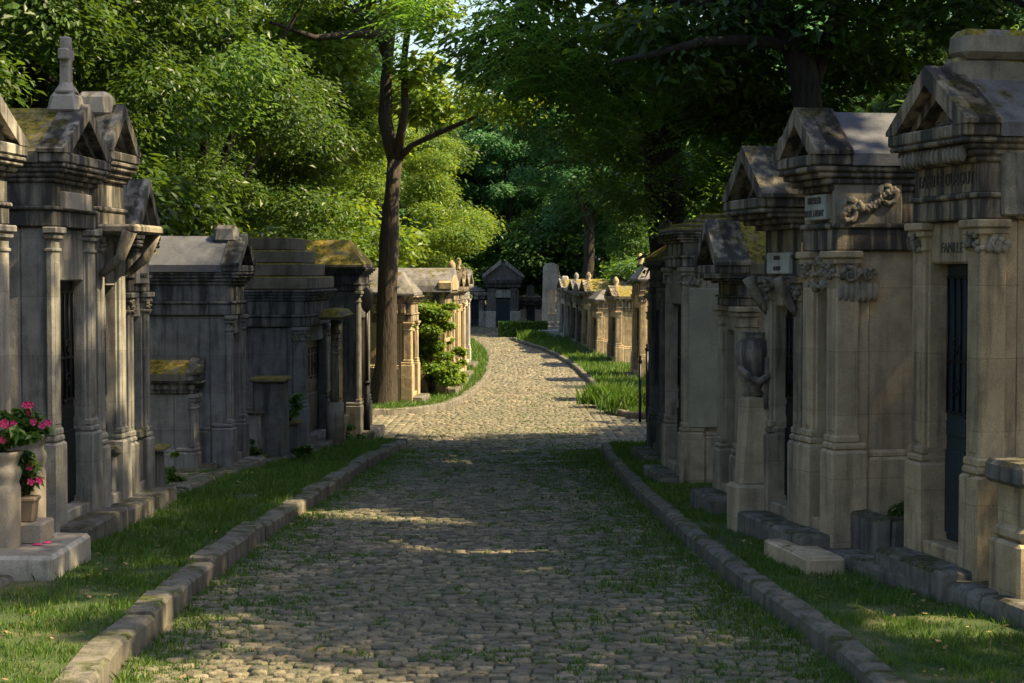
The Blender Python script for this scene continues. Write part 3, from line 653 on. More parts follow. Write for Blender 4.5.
# far slender trunk
for (px, Y, lb) in [(586, 88, 'slim leaning trunk seen above the far right tombs'), (512, 106, 'dark straight trunk in the far screen')]:
    c = P(px, 300, Y); c.z = float(zr(Y)); t = tree('broadleaf_tree', c, 'D', lb, 6.0, .32, 1.0, .8, group=gb)
T('D', 5.5, 93, 4.2, .4, 'dark tree overhanging the portal tomb from the right', .8, group=gb)
T('H', 9.0, 13.5, 7.5, .3, 'tall tree outside the view, added to shade the near left tombs', 1.15, group='shade trees around the viewer')  # tall unseen tree added to shade the near left tombs
T('H', 10.5, 19.5, 8.0, .3, 'tall tree outside the view, added to shade the near left tombs', 1.1, group='shade trees around the viewer')  # another unseen tree, added for the same shade
T('H', -7.2, 27, 4.0, .28, 'loose dark tree in front of the others behind the wide slab roofed tomb', .9, group=gl)
T('H', -9.0, 33.5, 4.2, .28, 'loose crown leaning over the left row before the bright trees', 1.0, group=gl)

# ---------------------------------------------------------------- chapels
def chapel(label, side, near, farpx, dz, vp, D, eave, ridge, wall='grey', roof='roof', rtype='gable', name='chapel_tomb', door='door_dark', ov=.12,
           ph=.62, ent=.42, cap=None, ledge=True, text=None, plaque=None, acro=None, finial=None, carve=0, pw=None, dh=None, group='family chapels lining the avenue', ridge_cap=None, side_panel=False, fov=None, rec=.11, cd=.16, step=True, dframe=False, Wmin=None):
    Np = G(near[0], near[1], dz); fx = (vp - 512) / FPX; f = Vector((fx, 1, 0)).normalized(); r = slope(farpx, HOR)[0]
    W = (r * Np.y - Np.x) / (f.x - r * f.y)
    if Wmin: W = max(W, Wmin)
    C = Np + f * (W / 2)
    lx = -f if side > 0 else f
    rz = math.atan2(lx.y, lx.x); nr = 1 if side > 0 else -1      # local x sign of the near end
    He = zp(eave, Np.y) - Np.z; Hr = zp(ridge, Np.y + W / 2) - Np.z
    e = empty(name, C, rz, label, 'tomb', group)
    print('%-14s W %.2f Y %.1f x %.2f He %.2f Hr %.2f s %.0f' % (name, W, Np.y, Np.x, He, Hr, FPX / Np.y), label[:30])
    w = W / 2; pw = pw or min(.26, W * .22); z1 = He - ent; dh = dh or min(2.0, z1 - .25); b = .014
    mb = MB()                                                    # body with a recessed doorway
    mb.box(-w + (.035 if cd > .1 else .0215), w - (.035 if cd > .1 else .0215), .243 if cd < .1 else .24, D, -.3, z1, b)
    for q in (-1, 1): mb.box(q * (w - pw), q * (w - .02), .0, .245, -.3, z1 - .003, b)
    mb.box(-w + pw - .01, w - pw + .01, .02, .243, dh, z1 - .006, b)
    mb.build('wall', wall, e)
    mb = MB()
    for q in (-1, 1):
        xa, xb = q * (w - pw - .015), q * (w + .045)
        mb.box(xa, xb, -.07, .22, -.3, ph, .02); mb.box(xa + q * .01, xb - q * .01, -.055, .215, ph - .001, ph + .055, .02)
    mb.box(-w - .03, w + .03, .222, D + .04, -.3, ph * .92, .02); mb.box(-w - .012, w + .012, .226, D + .02, ph * .92 - .01, ph * .92 + .05, .02)
    mb.box(-w + pw, w - pw, -.03, .238, -.3, .13, .012)
    mb.build('plinth', wall, e)
    for q in (-1, 1):                                            # pilasters with moulded capitals
        mb = MB(); xa, xb = q * (w - pw + .01), q * (w + .015)
        mb.box(xa, xb, -.03, cd - .01, ph + .05, z1 - .002, .012)
        mb.box(xa + q * .035, xb - q * .045, -.038, .0, ph + .14, z1 - .28, .004)
        mb.box(xa - q * .012, xb + q * .012, -.045, cd, ph + .053, ph + .11, .012)
        for i, (g, zz, t) in enumerate(((.012, -.20, .03), (.025, -.10, .045), (.045, -.055, .052))): mb.box(xa - q * g, xb + q * g, -.03 - g, cd, z1 + zz, z1 + zz + t, .008)
        pl = mb.build('pilaster', wall, e)
        if carve:
            mb = MB(); mb.carving(min(xa, xb) + .01, max(xa, xb) - .01, z1 - .20, z1 - .08, -.045, .03, int(Np.y * 7 + q), 16)
            if q == nr:
                for i in range(10): mb.blob((q * (w + .02), .02 + .014 * i, z1 - .19 + .03 * (i % 4)), (.02, .03, .03), i, .5, 6, 5)
            mb.build('capital_carving', 'carved', pl)
    mb = MB(); dwi = w - pw                                       # door
    mb.box(-dwi + .004, dwi - .004, rec, rec + .05, .13, dh, .006)
    for q in (-1, 1):
        mb.box(q * .012, q * (dwi - .02), rec - .02, rec + .001, .18, .75, .006); mb.box(q * .012, q * (dwi - .02), rec - .013, rec + .001, .85, .95, .004)
    dr = mb.build('door', door, e)
    mb = MB()
    for i in range(7):
        x = -dwi + .03 + (2 * dwi - .06) * i / 6; mb.tube([(x, rec - .01, 1.0), (x, rec - .01, dh - .08)], .008, 6)
    for zz in (1.0, 1.35, dh - .1): mb.box(-dwi + .02, dwi - .02, rec - .017, rec - .005, zz, zz + .02, .003)
    for i in range(4): mb.spiral((-dwi / 2 * (1 if i % 2 else -1), rec - .013, 1.17 + .28 * (i // 2)), .07, 1.5, .006, 'y')
    mb.build('grille', 'iron', dr)
    mb = MB(); mb.blob((.05, rec - .03, 1.0), (.018, .018, .018), 1, 0, 8, 6); mb.build('handle', 'iron', dr)
    # entablature
    so_ = .05; fo = fov if fov is not None else ov
    mb = MB(); k = ent
    mb.box(-w - .01, w + .01, -.035, D, z1, z1 + k * .26, .01)
    mb.box(-w - .03, w + .03, -.055, D + .02, z1 + k * .26, z1 + k * .33, .012)
    mb.box(-w + .005, w - .005, -.025, D - .01, z1 + k * .33, z1 + k * .70, .006)
    for i, (g, a, c) in enumerate(((.03, .70, .78), (.065, .78, .86), (.10, .86, .93), (ov, .93, 1.0))):
        mb.box(-w - g * .55, w + g * .55, -.03 - g * fo / ov, D + g * .3, z1 + k * a, z1 + k * c, .012)
    et = mb.build('entablature', wall + '_soot', e)
    if text: text_part(text[0], text[1], text[2] if len(text) > 2 else 'letter', et, (0, -.032, z1 + k * .515), wscale=text[3] if len(text) > 3 else 1)
    # roof
    o = ov * .55 + .015; t = .09; rf = None
    if rtype == 'gable':
        zE = He; zR = Hr - (ridge_cap or 0)
        poly = [(-w - o, zE), (0, zR - .02), (w + o, zE), (w + o, zE + t), (0, zR + t * .3), (-w - o, zE + t)]
        mb = MB(); mb.prism([(-w - o, zE + .002), (-w - o, zE + t), (0, zR), (w + o, zE + t), (w + o, zE + .002)], .06, D + .06)
        rf = mb.build('roof', roof, e)
        mb = MB(); r2 = .13                                      # pediment: raking cornice in two steps and a sunk field
        outer = [(-w - o - .02, zE + .004), (0, zR + .03), (w + o + .02, zE + .004)]
        def rake(th, y0, y1, dz0):
            top = [(-w - o - .02, zE + t * .9), (-w - o - .02, zE + t + .02), (0, zR + .03), (w + o + .02, zE + t + .02), (w + o + .02, zE + t * .9)]
            sl = (zR - zE - t) / (w + o); m_ = [(w + o - th / max(.2, sl) * .9, zE + t * .9), (0, zR + .03 - th * 1.3), (-w - o + th / max(.2, sl) * .9, zE + t * .9)]
            A = [top[0], top[1], top[2], m_[1], m_[2]]; B = [top[2], top[3], top[4], m_[0], m_[1]]
            mb.prism(A, y0, y1); mb.prism(B, y0, y1)
        rake(.10, -.04 - fo, .062, 0); rake(.17, -.01 - fo * .6, .055, 0)
        mb.box(-w - o, w + o, -.035 - fo, .058, zE + .003, zE + t * .9 + .004, .01)
        mb.build('pediment', wall + '_soot', e)
        mb = MB(); mb.prism([(-w - o + .16, zE + t * .9), (0, zR - .18), (w + o - .16, zE + t * .9)], .0, .05)
        tp = mb.build('tympanum', wall + '_soot', e)
        if carve:
            mb = MB(); hh = (zR - zE)
            for i in range(3): mb.carving(-w * .55 + i * w * .14, w * .55 - i * w * .14, zE + t + .02 + hh * .14 * i, zE + t + .02 + hh * .14 * (i + 1), -.01, .03, 31 + i + int(Np.y), 14 - 3 * i)
            mb.build('relief', 'carved', tp)
    elif rtype == 'steps':
        mb = MB(); n = 4; hh = (Hr - He) / n
        for i in range(n):
            g = o - .13 * i - .02; mb.box(-w - g, w + g, -.04 - g, D + g * .3, He + hh * i + .002 * (i == 0), He + hh * (i + 1) + .001, .02)
        rf = mb.build('roof', roof, e)
    elif rtype == 'hip':
        mb = MB(); a = [(-w - o, -.03 - o), (w + o, -.03 - o), (w + o, D + .03), (-w - o, D + .03)]; c = [(-w * .35, .25), (w * .35, .25), (w * .35, D - .25), (-w * .35, D - .25)]
        mb.box(-w - o, w + o, -.03 - o, D + .03, He + .002, He + .07, .015); mb.prism([(p[0] * .98, p[1]) for p in a], He + .069, Hr, 'z', c); rf = mb.build('roof', roof, e)
    elif rtype == 'arch':
        n = 12; mb = MB(); poly = [((w + o) * math.cos(math.pi * i / n), He + .002 + (Hr - He) * math.sin(math.pi * i / n)) for i in range(n + 1)]
        mb.prism(poly, -.04 - ov, D + .03); rf = mb.build('roof', roof, e)
        mb = MB(); mb.prism([((w + o) * .72 * math.cos(math.pi * i / n), He + .05 + (Hr - He) * .62 * math.sin(math.pi * i / n)) for i in range(n + 1)], -.07 - ov, -.03 - ov); mb.build('tympanum', wall, e)
    if ridge_cap:
        mb = MB(); mb.box(-.14, .14, .02, D + .07, Hr - ridge_cap * .72, Hr, .045, .012, 0, .01); mb.box(-.10, .10, -.02, D + .06, Hr - ridge_cap - .15, Hr - ridge_cap * .70, .03); mb.build('ridge_cap', 'cap_moss', rf)
    if acro:
        mb = MB()
        for q in (-1, 1): mb.prism([(q * (w + o - .24), He + .08), (q * (w + o - .22), He + .08 + acro * .7), (q * (w + o - .1), He + .08 + acro), (q * (w + o), He + .08 + acro * .75), (q * (w + o), He + .08)], -.05 - ov, .12)
        mb.build('acroteria', wall, rf)
    if finial == 'cross':
        mb = MB(); zz = Hr - .05; mb.box(-.13, .13, -.10, .16, zz, zz + .17, .03, .02, .02); mb.lathe([(.11, 0), (.09, .03), (.06, .07), (.055, .09)], (0, .03, zz + .168), 12)
        mb.box(-.045, .045, -.015, .075, zz + .24, zz + .63, .01, .006, .004); mb.box(-.10, .10, -.012, .072, zz + .44, zz + .53, .01)
        mb.build('stone_cross', 'grey_light', e)
    elif finial == 'block':
        mb = MB(); mb.box(-.15, .15, -.06, .28, Hr - .1, Hr + .14, .05, .02, .02); mb.build('finial', wall, e)
    elif finial == 'knob':
        mb = MB(); mb.lathe([(.10, 0), (.12, .05), (.06, .1), (.11, .2), (.09, .3), (.02, .38)], (0, .1, Hr - .06), 12); mb.build('finial', wall, e)
    if plaque:
        (pz0, pz1), lines, ts = plaque
        pz0, pz1 = zp(pz0, Np.y) - Np.z, zp(pz1, Np.y) - Np.z
        mb = MB(); mb.box(-w * .62, w * .62, -.07, .01, pz1, pz0, .008); po = mb.build('plaque', 'plaque' if side > 0 else 'grey_light', e)
        for i, ln in enumerate(lines):
            text_part(ln, ts, 'letter', po, (0, -.073, pz0 - (pz0 - pz1) * (i + .5) / len(lines) * 1.0), wscale=.9)
    if side_panel:                                               # raised frame panel on the side wall that faces back down the road
        mb = MB(); x = nr * (w - .035)
        for (ya, yb, za, zb) in ((.34, .40, ph + .1, z1 - .1), (D - .4, D - .34, ph + .1, z1 - .1), (.4, D - .4, ph + .1, ph + .16), (.4, D - .4, z1 - .16, z1 - .1)): mb.box(x - .01, x + nr * .022, ya, yb, za, zb, .006)
        mb.build('side_moulding', wall, e)
    if step:
        mb = MB(); mb.box(-w - .02, w + .02, -.30, -.03, -.3, .05, .02, jit=.006); mb.build('step', 'ledge', e)
    return e, W, Np, f, He, Hr
# ---- right row, from the camera outwards
r1 = chapel('tall tan chapel tomb nearest on the right, with mossy ridge block and blue door', 1, (981, 578), 917, .25, 140, 2.6, 137, 30, 'tan', 'roof', 'gable', 'chapel_tomb', 'door', .15, .66, .52, ridge_cap=.27,
            text=('FAMILLE DUBOUT', .115, 'letter', .9), carve=1, pw=.19, dh=2.02, rec=.14)
r2 = chapel('tan chapel tomb with blue slate roof, white plaque and volutes, second on the right', 1, (838, 542), 807, .25, 150, 2.4, 166, 112, 'tan_light', 'roof_slate', 'gable', 'chapel_tomb', 'door_dark', .13, .68, .62,
            plaque=((193, 219), ('BRESSLER', 'BOEL LAUNY'), .072), carve=1, pw=.2, fov=.2)
r3 = chapel('narrow grey chapel tomb with gable and small name plate, third on the right', 1, (802, 528), 768, .22, 190, 2.2, 208, 150, 'warm', 'roof', 'gable', 'chapel_tomb', 'door_dark', .12, .7, .55,
            plaque=((252, 274), ('FAMILLE', 'DE BUST'), .05), carve=1, finial='block', pw=.17, fov=.34)
r4 = chapel('low dark tomb with steep gable and mossy roof behind the leaning stele on the right', 1, (741, 504), 721, .2, 330, 2.0, 274, 222, 'warm', 'roof_moss', 'gable', 'chapel_tomb', 'door_dark', .1, .45, .3, pw=.2, fov=.22)
r5 = chapel('tomb with smooth pale side panel and yellow moss on top, before the big dark trunk', 1, (685, 480), 668, .15, 380, 1.7, 232, 214, 'warm', 'moss_yellow', 'steps', 'chapel_tomb', 'door_dark', .14, .55, .4, carve=1, pw=.14)
mb = MB(); mb.box(.0, .07, .03, 1.5, .60, 2.2, .015); po = mb.build('smooth_panel', 'panel', r5[0], (r5[1] / 2 - .02, 0, 0))
r6 = chapel('dark narrow tomb with carved side consoles, last on the right before the crossing', 1, (664, 458), 652, .15, 400, 2.0, 262, 240, 'dark', 'roof_moss', 'hip', 'chapel_tomb', 'door_dark', .1, .5, .35, carve=1, finial='knob')
# ---- left row
l0 = chapel('pale chapel tomb cut by the left edge of the photo, behind the two stone planters', -1, (-52, 570), 5, .2, 640, 2.0, 146, 92, 'grey_light', 'roof', 'gable', 'chapel_tomb', 'door_dark', .12, .6, .5, cd=.04)
l1 = chapel('grey chapel tomb crowned by a small stone cross, narrow latticed door with worn frame', -1, (52, 533), 92, .2, 600, 2.2, 163, 108, 'grey', 'roof_moss', 'gable', 'chapel_tomb', 'door_dark', .12, .72, .5, finial='cross', plaque=((190, 208), (), .05), pw=.2, cd=.04)
l2 = chapel('grey chapel tomb with overhanging moulded cornice, next to the cross topped one', -1, (98, 514), 122, .2, 640, 2.2, 160, 108, 'grey', 'roof', 'gable', 'chapel_tomb', 'door_dark', .12, .6, .6, finial='block', carve=1, cd=.04)
l3 = chapel('tomb with carved inscription panel under its steep gable, third in the left row', -1, (128, 500), 146, .2, 620, 1.9, 240, 182, 'grey', 'roof', 'gable', 'chapel_tomb', 'door_dark', .1, .55, .5, plaque=((236, 284), ('II', 'IDOIN', 'MENOIT'), .07), carve=1, cd=.04)
l4 = chapel('low sarcophagus shaped tomb with gabled slab roof and blank side wall on the left', -1, (193, 468), 211, .15, 590, 2.2, 381, 344, 'grey', 'roof_moss', 'gable', 'low_tomb', 'hollow_shade', .08, .2, .16, dh=.85, cd=.04)
l5 = chapel('wide dark slab roofed chapel tomb with plain side wall, behind the low sarcophagus tomb', -1, (229, 467), 243, .15, 610, 2.4, 272, 236, 'dusky', 'roof_slate', 'gable', 'chapel_tomb', 'door_dark', .12, .5, .55, finial='block', cd=.04)
l6 = chapel('dark chapel tomb with stepped stone roof and corner pilaster in the left row', -1, (303, 449), 327, .15, 620, 2.4, 290, 238, 'dusky', 'roof_moss', 'steps', 'chapel_tomb', 'door_dark', .13, .62, .55, carve=1)
l7 = chapel('very dark chapel tomb with low brown roof, last left one before the pole', -1, (358, 434), 368, .12, 600, 2.6, 268, 240, 'dark', 'roof_moss', 'hip', 'chapel_tomb', 'door_dark', .12, .5, .4, cd=.04)
# ---- past the crossing, left
f1 = chapel('golden chapel tomb partly hidden by the forked trunk past the crossing', -1, (410, 399), 417, .2, 660, 2.6, 296, 272, 'gold', 'roof', 'hip', 'chapel_tomb', 'door_dark', .14, .8, .6)
f2 = chapel('sunlit tomb with arched gable roof rising above the leafy shrub', -1, (444, 391), 451, .2, 640, 2.2, 292, 268, 'gold', 'roof', 'arch', 'chapel_tomb', 'door_dark', .14, .5, .45, acro=.2)
f3 = chapel('narrow sunlit tomb with tall pilasters just past the arched gable tomb', -1, (453, 382), 458, .2, 640, 2.0, 290, 272, 'gold', 'roof', 'gable', 'chapel_tomb', 'door_dark', .12, .5, .4, finial='knob')
f4 = chapel('sunlit tomb with a tall finial, close to the end of the far left row', -1, (459, 375), 464, .2, 620, 2.0, 290, 268, 'tan', 'roof', 'gable', 'chapel_tomb', 'door_dark', .12, .5, .4, finial='knob')
f5 = chapel('last tomb of the far left row, set against the dark trees at the bend', -1, (464, 366), 469, .2, 600, 2.0, 287, 270, 'grey_light', 'roof', 'gable', 'chapel_tomb', 'door_dark', .12, .5, .4)
# ---- past the crossing, right
far = [(655, 396, 649, 296, 280, 'dark', 'hip', None, 'dark tomb between the golden tomb and the crossing on the right'),
       (641, 377, 633, 281, 264, 'gold', 'hip', 'knob', 'golden chapel tomb with a statue like finial, past the crossing on the right'),
       (617, 363, 609, 299, 286, 'tan', 'gable', 'knob', 'tan gabled tomb with dark side wall, just beyond the golden tomb'),
       (598, 355, 591, 301, 290, 'gold', 'hip', None, 'pale flat topped tomb with a sunlit side wall in the far right row'),
       (589, 350, 583, 294, 280, 'tan', 'gable', 'knob', 'slim tomb with pointed finial just beyond the pale flat topped one'),
       (583, 347, 577, 296, 283, 'dark', 'arch', None, 'dark tomb with rounded top in the middle of the far right row'),
       (577, 344, 571, 293, 280, 'grey', 'gable', 'knob', 'grey tomb with shallow gable in the far right row, past the dark rounded one'),
       (571, 341, 566, 292, 281, 'dark', 'hip', None, 'dark tomb with flat hipped roof near the end of the far right row'),
       (565, 338, 560, 290, 279, 'grey_light', 'gable', 'block', 'light grey tomb closing the far right row beside the rounded stele')]
for i, (xn, yb, xf, ev, rd, wl, rt, fi, lb) in enumerate(far):
    chapel(lb, 1, (xn, yb), xf, .15, (430, 400, 420, 420, 420, 420, 430, 440, 440)[i], 2.4, ev, rd, wl, 'roof' if i % 2 else 'roof_moss', rt, 'chapel_tomb', 'door_dark', .13, .55, .4, finial=fi, carve=1 if i < 2 else 0)
# slate roof showing behind the far right row
bk = chapel('tomb with a broad blue slate roof standing in the row behind the far right tombs', 1, (655, 372), 636, .15, 512, 3.2, 296, 274, 'tan', 'roof_slate', 'gable', 'chapel_tomb', 'door_dark', .12, .5, .4)
bk[0].location.x -= .2; bk[0].location.y += 12
# ---- facing portal at the far end
def facing(label, px0, px1, Y, base, top, eave, wall, rtype, moss='roof'):
    a = P(px0, base, Y); b = P(px1, base, Y); W = (b.x - a.x); z0 = float(zr(Y)) + .1
    H = zp(top, Y) - z0; E = zp(eave, Y) - z0
    e = empty('chapel_tomb', ((a.x + b.x) / 2, Y, z0), 0, label, 'tomb', 'tombs facing the avenue at its far end'); w = W / 2
    mb = MB(); mb.box(-w, w, .25, 3, -.4, E - .4, .02)
    for q in (-1, 1): mb.box(q * w * .42, q * (w - .01), 0, .26, -.4, E - .41, .02)
    n = 8; ar = [(w * .43 * math.cos(math.pi * i / n), 1.75 + .35 * math.sin(math.pi * i / n)) for i in range(n + 1)]
    mb.prism([(w * .43, E - .42), (w * .43, 1.75)] + ar[1:-1] + [(-w * .43, 1.75), (-w * .43, E - .42)], .02, .255); mb.build('wall', wall, e)
    for q in (-1, 1):
        mb = MB(); mb.box(q * w * .52, q * w * .8, -.10, .0, .75, E - .45, .02); mb.box(q * w * .46, q * w * .9, -.16, .0, E - .6, E - .44, .02); mb.build('pilaster', wall, e)
        mb = MB(); mb.box(q * w * .44, q * (w + .08), -.22, .0, -.4, .75, .03); mb.build('pedestal', 'grey_light', e)
    mb = MB(); mb.box(-w * .42, w * .42, .15, .22, 0, 2.05, .01); d = mb.build('door', 'door', e)
    mb = MB(); [mb.tube([(w * .4 * (-1 + 2 * i / 6), .13, .3), (w * .4 * (-1 + 2 * i / 6), .13, 1.9)], .012, 6) for i in range(7)]; mb.build('grille', 'iron', d)
    mb = MB(); mb.box(-w - .1, w + .1, -.2, 3.05, E - .4, E - .2, .03); mb.box(-w - .18, w + .18, -.28, 3.1, E - .2, E, .03); mb.build('entablature', wall + '_soot', e)
    mb = MB()
    if rtype == 'gable':
        mb.prism([(-w - .2, E + .002), (w + .2, E + .002), (w + .2, E + .14), (0, H), (-w - .2, E + .14)], -.05, 3.1); r = mb.build('roof', moss, e)
        for q in (-1, 1):
            mb = MB(); mb.prism([(q * (w + .24), E + .1), (q * (w + .24), E + .30), (q * .12, H + .12), (q * .12, H - .14)], -.36, -.04); mb.build('raking_cornice', 'grey', r)
        mb = MB(); mb.box(-w * .5, w * .5, -.06, .0, E - .95, E - .5, .02); mb.build('inscription_panel', 'grey', e)
    else:
        mb.box(-w - .1, w + .1, -.1, 3, E + .002, H, .05, .2, .2); mb.build('roof', moss, e)
    return e
facing('dark portal tomb with broken pediment and arched door at the far end', 487, 519, 96, 323, 262, 280, 'dark', 'gable')
facing('plain grey tomb partly hidden by ivy, left of the arched portal tomb', 466, 484, 97, 323, 288, 292, 'grey', 'flat')
facing('low dark tomb between the arched portal tomb and the rounded stele', 521, 540, 99, 322, 294, 298, 'dark', 'flat')
# rounded stele
def rounded_stele():
    Y = 89; a = P(541, 318, Y); b = P(560, 318, Y); z0 = float(zr(Y)) + .1; W = b.x - a.x; H = zp(263, Y) - z0
    e = empty('rounded_stele', ((a.x + b.x) / 2, Y, z0), R(-12), 'tall pale stele with a rounded leaning top at the end of the far right row', 'stele')
    n = 10; w = W / 2; poly = [(-w, -.3), (-w * .8, H - w * .5)] + [(-w * .1 + w * .7 * math.cos(math.pi - math.pi * i / n), H - w * .5 + w * .5 * math.sin(math.pi * i / n)) for i in range(1, n)] + [(w * .62, H - w * .6), (w * 1.0, H - 1.1), (w, -.3)]
    mb = MB(); mb.prism(poly, 0, .7); mb.build('shaft', 'grey_light', e)
    mb = MB(); mb.box(-w - .2, w + .2, -.2, .9, -.3, .25, .03); mb.box(-w - .1, w + .1, -.1, .8, .25, .45, .03); mb.build('base', 'grey', e)
    mb = MB(); mb.box(-w * .35, w * .6, -.04, .0, .8, H - 1.3, .02); mb.build('panel', 'tan_light', e)
rounded_stele()

def grp(e, g): e['group'] = g; return e
# ---- stone ledges under the rows
def ledge(name, pts, side, wfront, h, label, back=3.2):
    """row of rough slabs; pts = front edge line (x,y)"""
    mb = MB(); L = [0]
    for a, b in zip(pts, pts[1:]): L.append(L[-1] + (b - a).length)
    def at(s):
        i = max(0, min(len(L) - 2, int(np.searchsorted(L, s)) - 1)); return pts[i].lerp(pts[i + 1], (s - L[i]) / (L[i + 1] - L[i]))
    s = 0
    while s < L[-1] - .3:
        e = min(L[-1], s + random.uniform(1.0, 1.7)); a, b = at(s + .01), at(e - .01); d = (b - a).normalized(); nn = Vector((d.y, -d.x)) * side
        for (o0, o1, hh) in ((random.uniform(-.03, .03), wfront, h + random.uniform(-.02, .015)), (wfront + .012, back, h - .02)):
            vs = []
            K = [0, .1, .3, .5, .7, .9, 1]
            pr = [(o0 - .01, -.35), (o0, hh - .05), (o0 + .012, hh - .015), (o0 + .04, hh), (o1 - .03, hh), (o1, hh - .02), (o1, -.35)]
            for t in K:
                c = a.lerp(b, t); z = float(zr(c.y)); e_ = .008 if t in (0, 1) else 0
                for q in pr: vs.append((c.x + nn.x * q[0] + .014 * mnoise.noise(Vector((c.x * 6, c.y * 6, q[1] * 9))), c.y + nn.y * q[0], z + q[1] - (e_ if q[1] > 0 else 0) + .012 * mnoise.noise(Vector((c.x * 4, c.y * 4, q[0] * 4)))))
            n = len(pr); F = []
            for i in range(len(K) - 1):
                for q in range(n - 1): F.append([i * n + q, i * n + q + 1, (i + 1) * n + q + 1, (i + 1) * n + q])
            F.append(list(range(n))); F.append([(len(K) - 1) * n + q for q in range(n)])
            mb.add(vs, F)
        s = e
    return tag(mb.build(name, 'ledge'), label, 'ledge')
ledR = [Vector((v.x, v.y)) for v in [G(1130, 640, .25), G(1024, 603, .25), G(930, 572, .25), G(835, 551, .25), G(765, 524, .22), G(735, 506, .18)]]
ledge('stone_ledge', ledR, 1, .34, .225, 'long blackened stone ledge carrying the nearest tombs on the right')
ledR2 = [Vector((v.x, v.y)) for v in [G(735, 507, .12), G(700, 485, .12), G(672, 468, .1), G(655, 455, .1)]]
ledge('stone_ledge', ledR2, 1, .3, .13, 'low worn stone ledge below the farther tombs on the right before the crossing')
ledL = [Vector((v.x, v.y)) for v in [G(-60, 612, .18), G(0, 580, .18), G(60, 548, .18), G(110, 525, .18), G(165, 495, .16), G(215, 478, .14), G(262, 464, .13), G(320, 452, .12)]]
ledge('stone_ledge', ledL, -1, .3, .165, 'crumbling mossy stone ledge beneath the left row of tombs')
# ---- slabs
def slab(label, px0, px1, dz, h, dep, wid, mat, rz):
    c = G(*px0, dz); o = MB(); o.box(-wid / 2, wid / 2, 0, dep, -h, 0, .02, jit=.006); e = o.build('step_slab', mat); e.location = c; e.rotation_euler = (0, 0, rz); return tag(e, label, 'slab')
# landing slab under planters (left)
LN = G(0, 562, .22)
def lblock(x0, x1, y0, y1, z0, z1): pass
plx = P(5, 560, 12.7)
e = MB(); e.box(-.8, 0, 0, 1.12, -.24, 0, .03, jit=.015); s_ = e.build('landing_slab', 'grey_light'); s_.location = (-3.16, 12.3, .255); s_.rotation_euler = (0, 0, R(-1)); tag(s_, 'pale stone landing slab with fallen petals below the two planters', 'slab')
zs_ = float(s_.location.z)
e = MB(); e.box(0, .30, 0, 1.0, -.2, 0, .02, jit=.01); s2_ = e.build('threshold_slab', 'tan_light'); q = G(806, 553, .26); q.z -= .045; s2_.location = q; s2_.rotation_euler = (0, 0, R(9)); tag(s2_, 'pale tan threshold slab projecting over the grass below the slate roofed tomb', 'slab')
# ---- flowers
def flower_plant(parent, c, rad, h, n, nf, seed, mat='leaf_dark'):
    rr = np.random.default_rng(seed); C = rr.normal(size=(9, 3)) * np.array([rad * .45, rad * .45, h * .22]) + np.array([0, 0, h * .5]); V, F = leafset(C, np.full(9, rad * .45), n, .065, .5)
    link_mesh('foliage', npmesh('foliage', V, F, mat), parent, c)
    mb = MB()
    for i in range(6): a = i * 1.05; mb.tube([(0, 0, -.05), (rad * .3 * math.cos(a), rad * .3 * math.sin(a), h * .3), (rad * .6 * math.cos(a), rad * .6 * math.sin(a), h * .65)], .006, 5)
    mb.build('stem', 'bark', parent, c)
    for i in range(nf):
        a = rr.uniform(0, 6.28); q = rr.uniform(.5, 1.2) * rad; p = Vector((q * math.cos(a) * .8 + .25 * rad, -abs(q * math.sin(a)) * .8, h * rr.uniform(.35, 1.0)))
        mb = MB()
        for k in range(5):
            t = k * 1.2566; u = Vector((math.cos(t), -.35, math.sin(t))).normalized(); v = Vector((-math.sin(t), 0, math.cos(t)))
            mb.add([p, p + u * .016 + v * .012, p + u * .030 + v * .009 + Vector((0, .004, 0)), p + u * .031 - v * .007 - Vector((0, .004, 0)), p + u * .015 - v * .012], [[0, 1, 2, 3, 4]])
        mb.blob(p + Vector((0, -.006, 0)), (.008, .008, .008), i, 0, 6, 4)
        mb.build('flower', 'petal', parent, c)
def planter(label, px, base, top, wpx, Y, flabel, seed, sq=False):
    c = P(px, base, Y); H = zp(top, Y) - zs_; c.z = zs_; w = wpx / FPX * Y / 2
    e = empty('stone_planter', c, R(-4), label, 'planter', 'stone planters left of the avenue')
    mb = MB(); prof = [(.88, 0), (.90, .5), (.90, .62), (.86, .64), (.82, .67), (.90, .72), (.96, .77), (.92, .82), (.80, .85), (.80, .88), (.92, .93), (1.04, .97), (1.04, 1.0)]
    # square in plan with rounded corners: lathe on a superellipse
    n = 28; vs = []; F = []
    prof2 = prof + [(.90, 1.0), (.86, .95)]
    for r, z in prof2:
        for k in range(n):
            a = 2 * math.pi * (k + .5) / n; q = (abs(math.cos(a)) ** 5 + abs(math.sin(a)) ** 5) ** -.2; vs.append((w * r * q * math.cos(a), w * r * q * math.sin(a), z * H))
    m = len(prof2)
    for i in range(m - 1):
        for k in range(n): F.append([i * n + k, i * n + (k + 1) % n, (i + 1) * n + (k + 1) % n, (i + 1) * n + k])
    F.append([(m - 1) * n + k for k in range(n)]); mb.add(vs, F, True); mb.build('pillar', 'pot', e)
    mb = MB(); mb.blob((0, 0, H * .955), (w * .85, w * .85, .03), 2, .3, 12, 6); mb.build('potting_soil', 'bed', e)
    f = empty('flowering_plant', c + Vector((0, 0, H * .95)), 0, flabel, 'plant', 'pink flowering plants in the left planters'); flower_plant(f, (0, 0, 0), w * 1.05, .30, 1100, 8, seed)
planter('front pale stone planter at the left edge, holding the plant with most pink blooms', 3, 572, 451, 36, 12.75, 'bushy plant with pink blooms in the front stone planter at the left edge', 3)
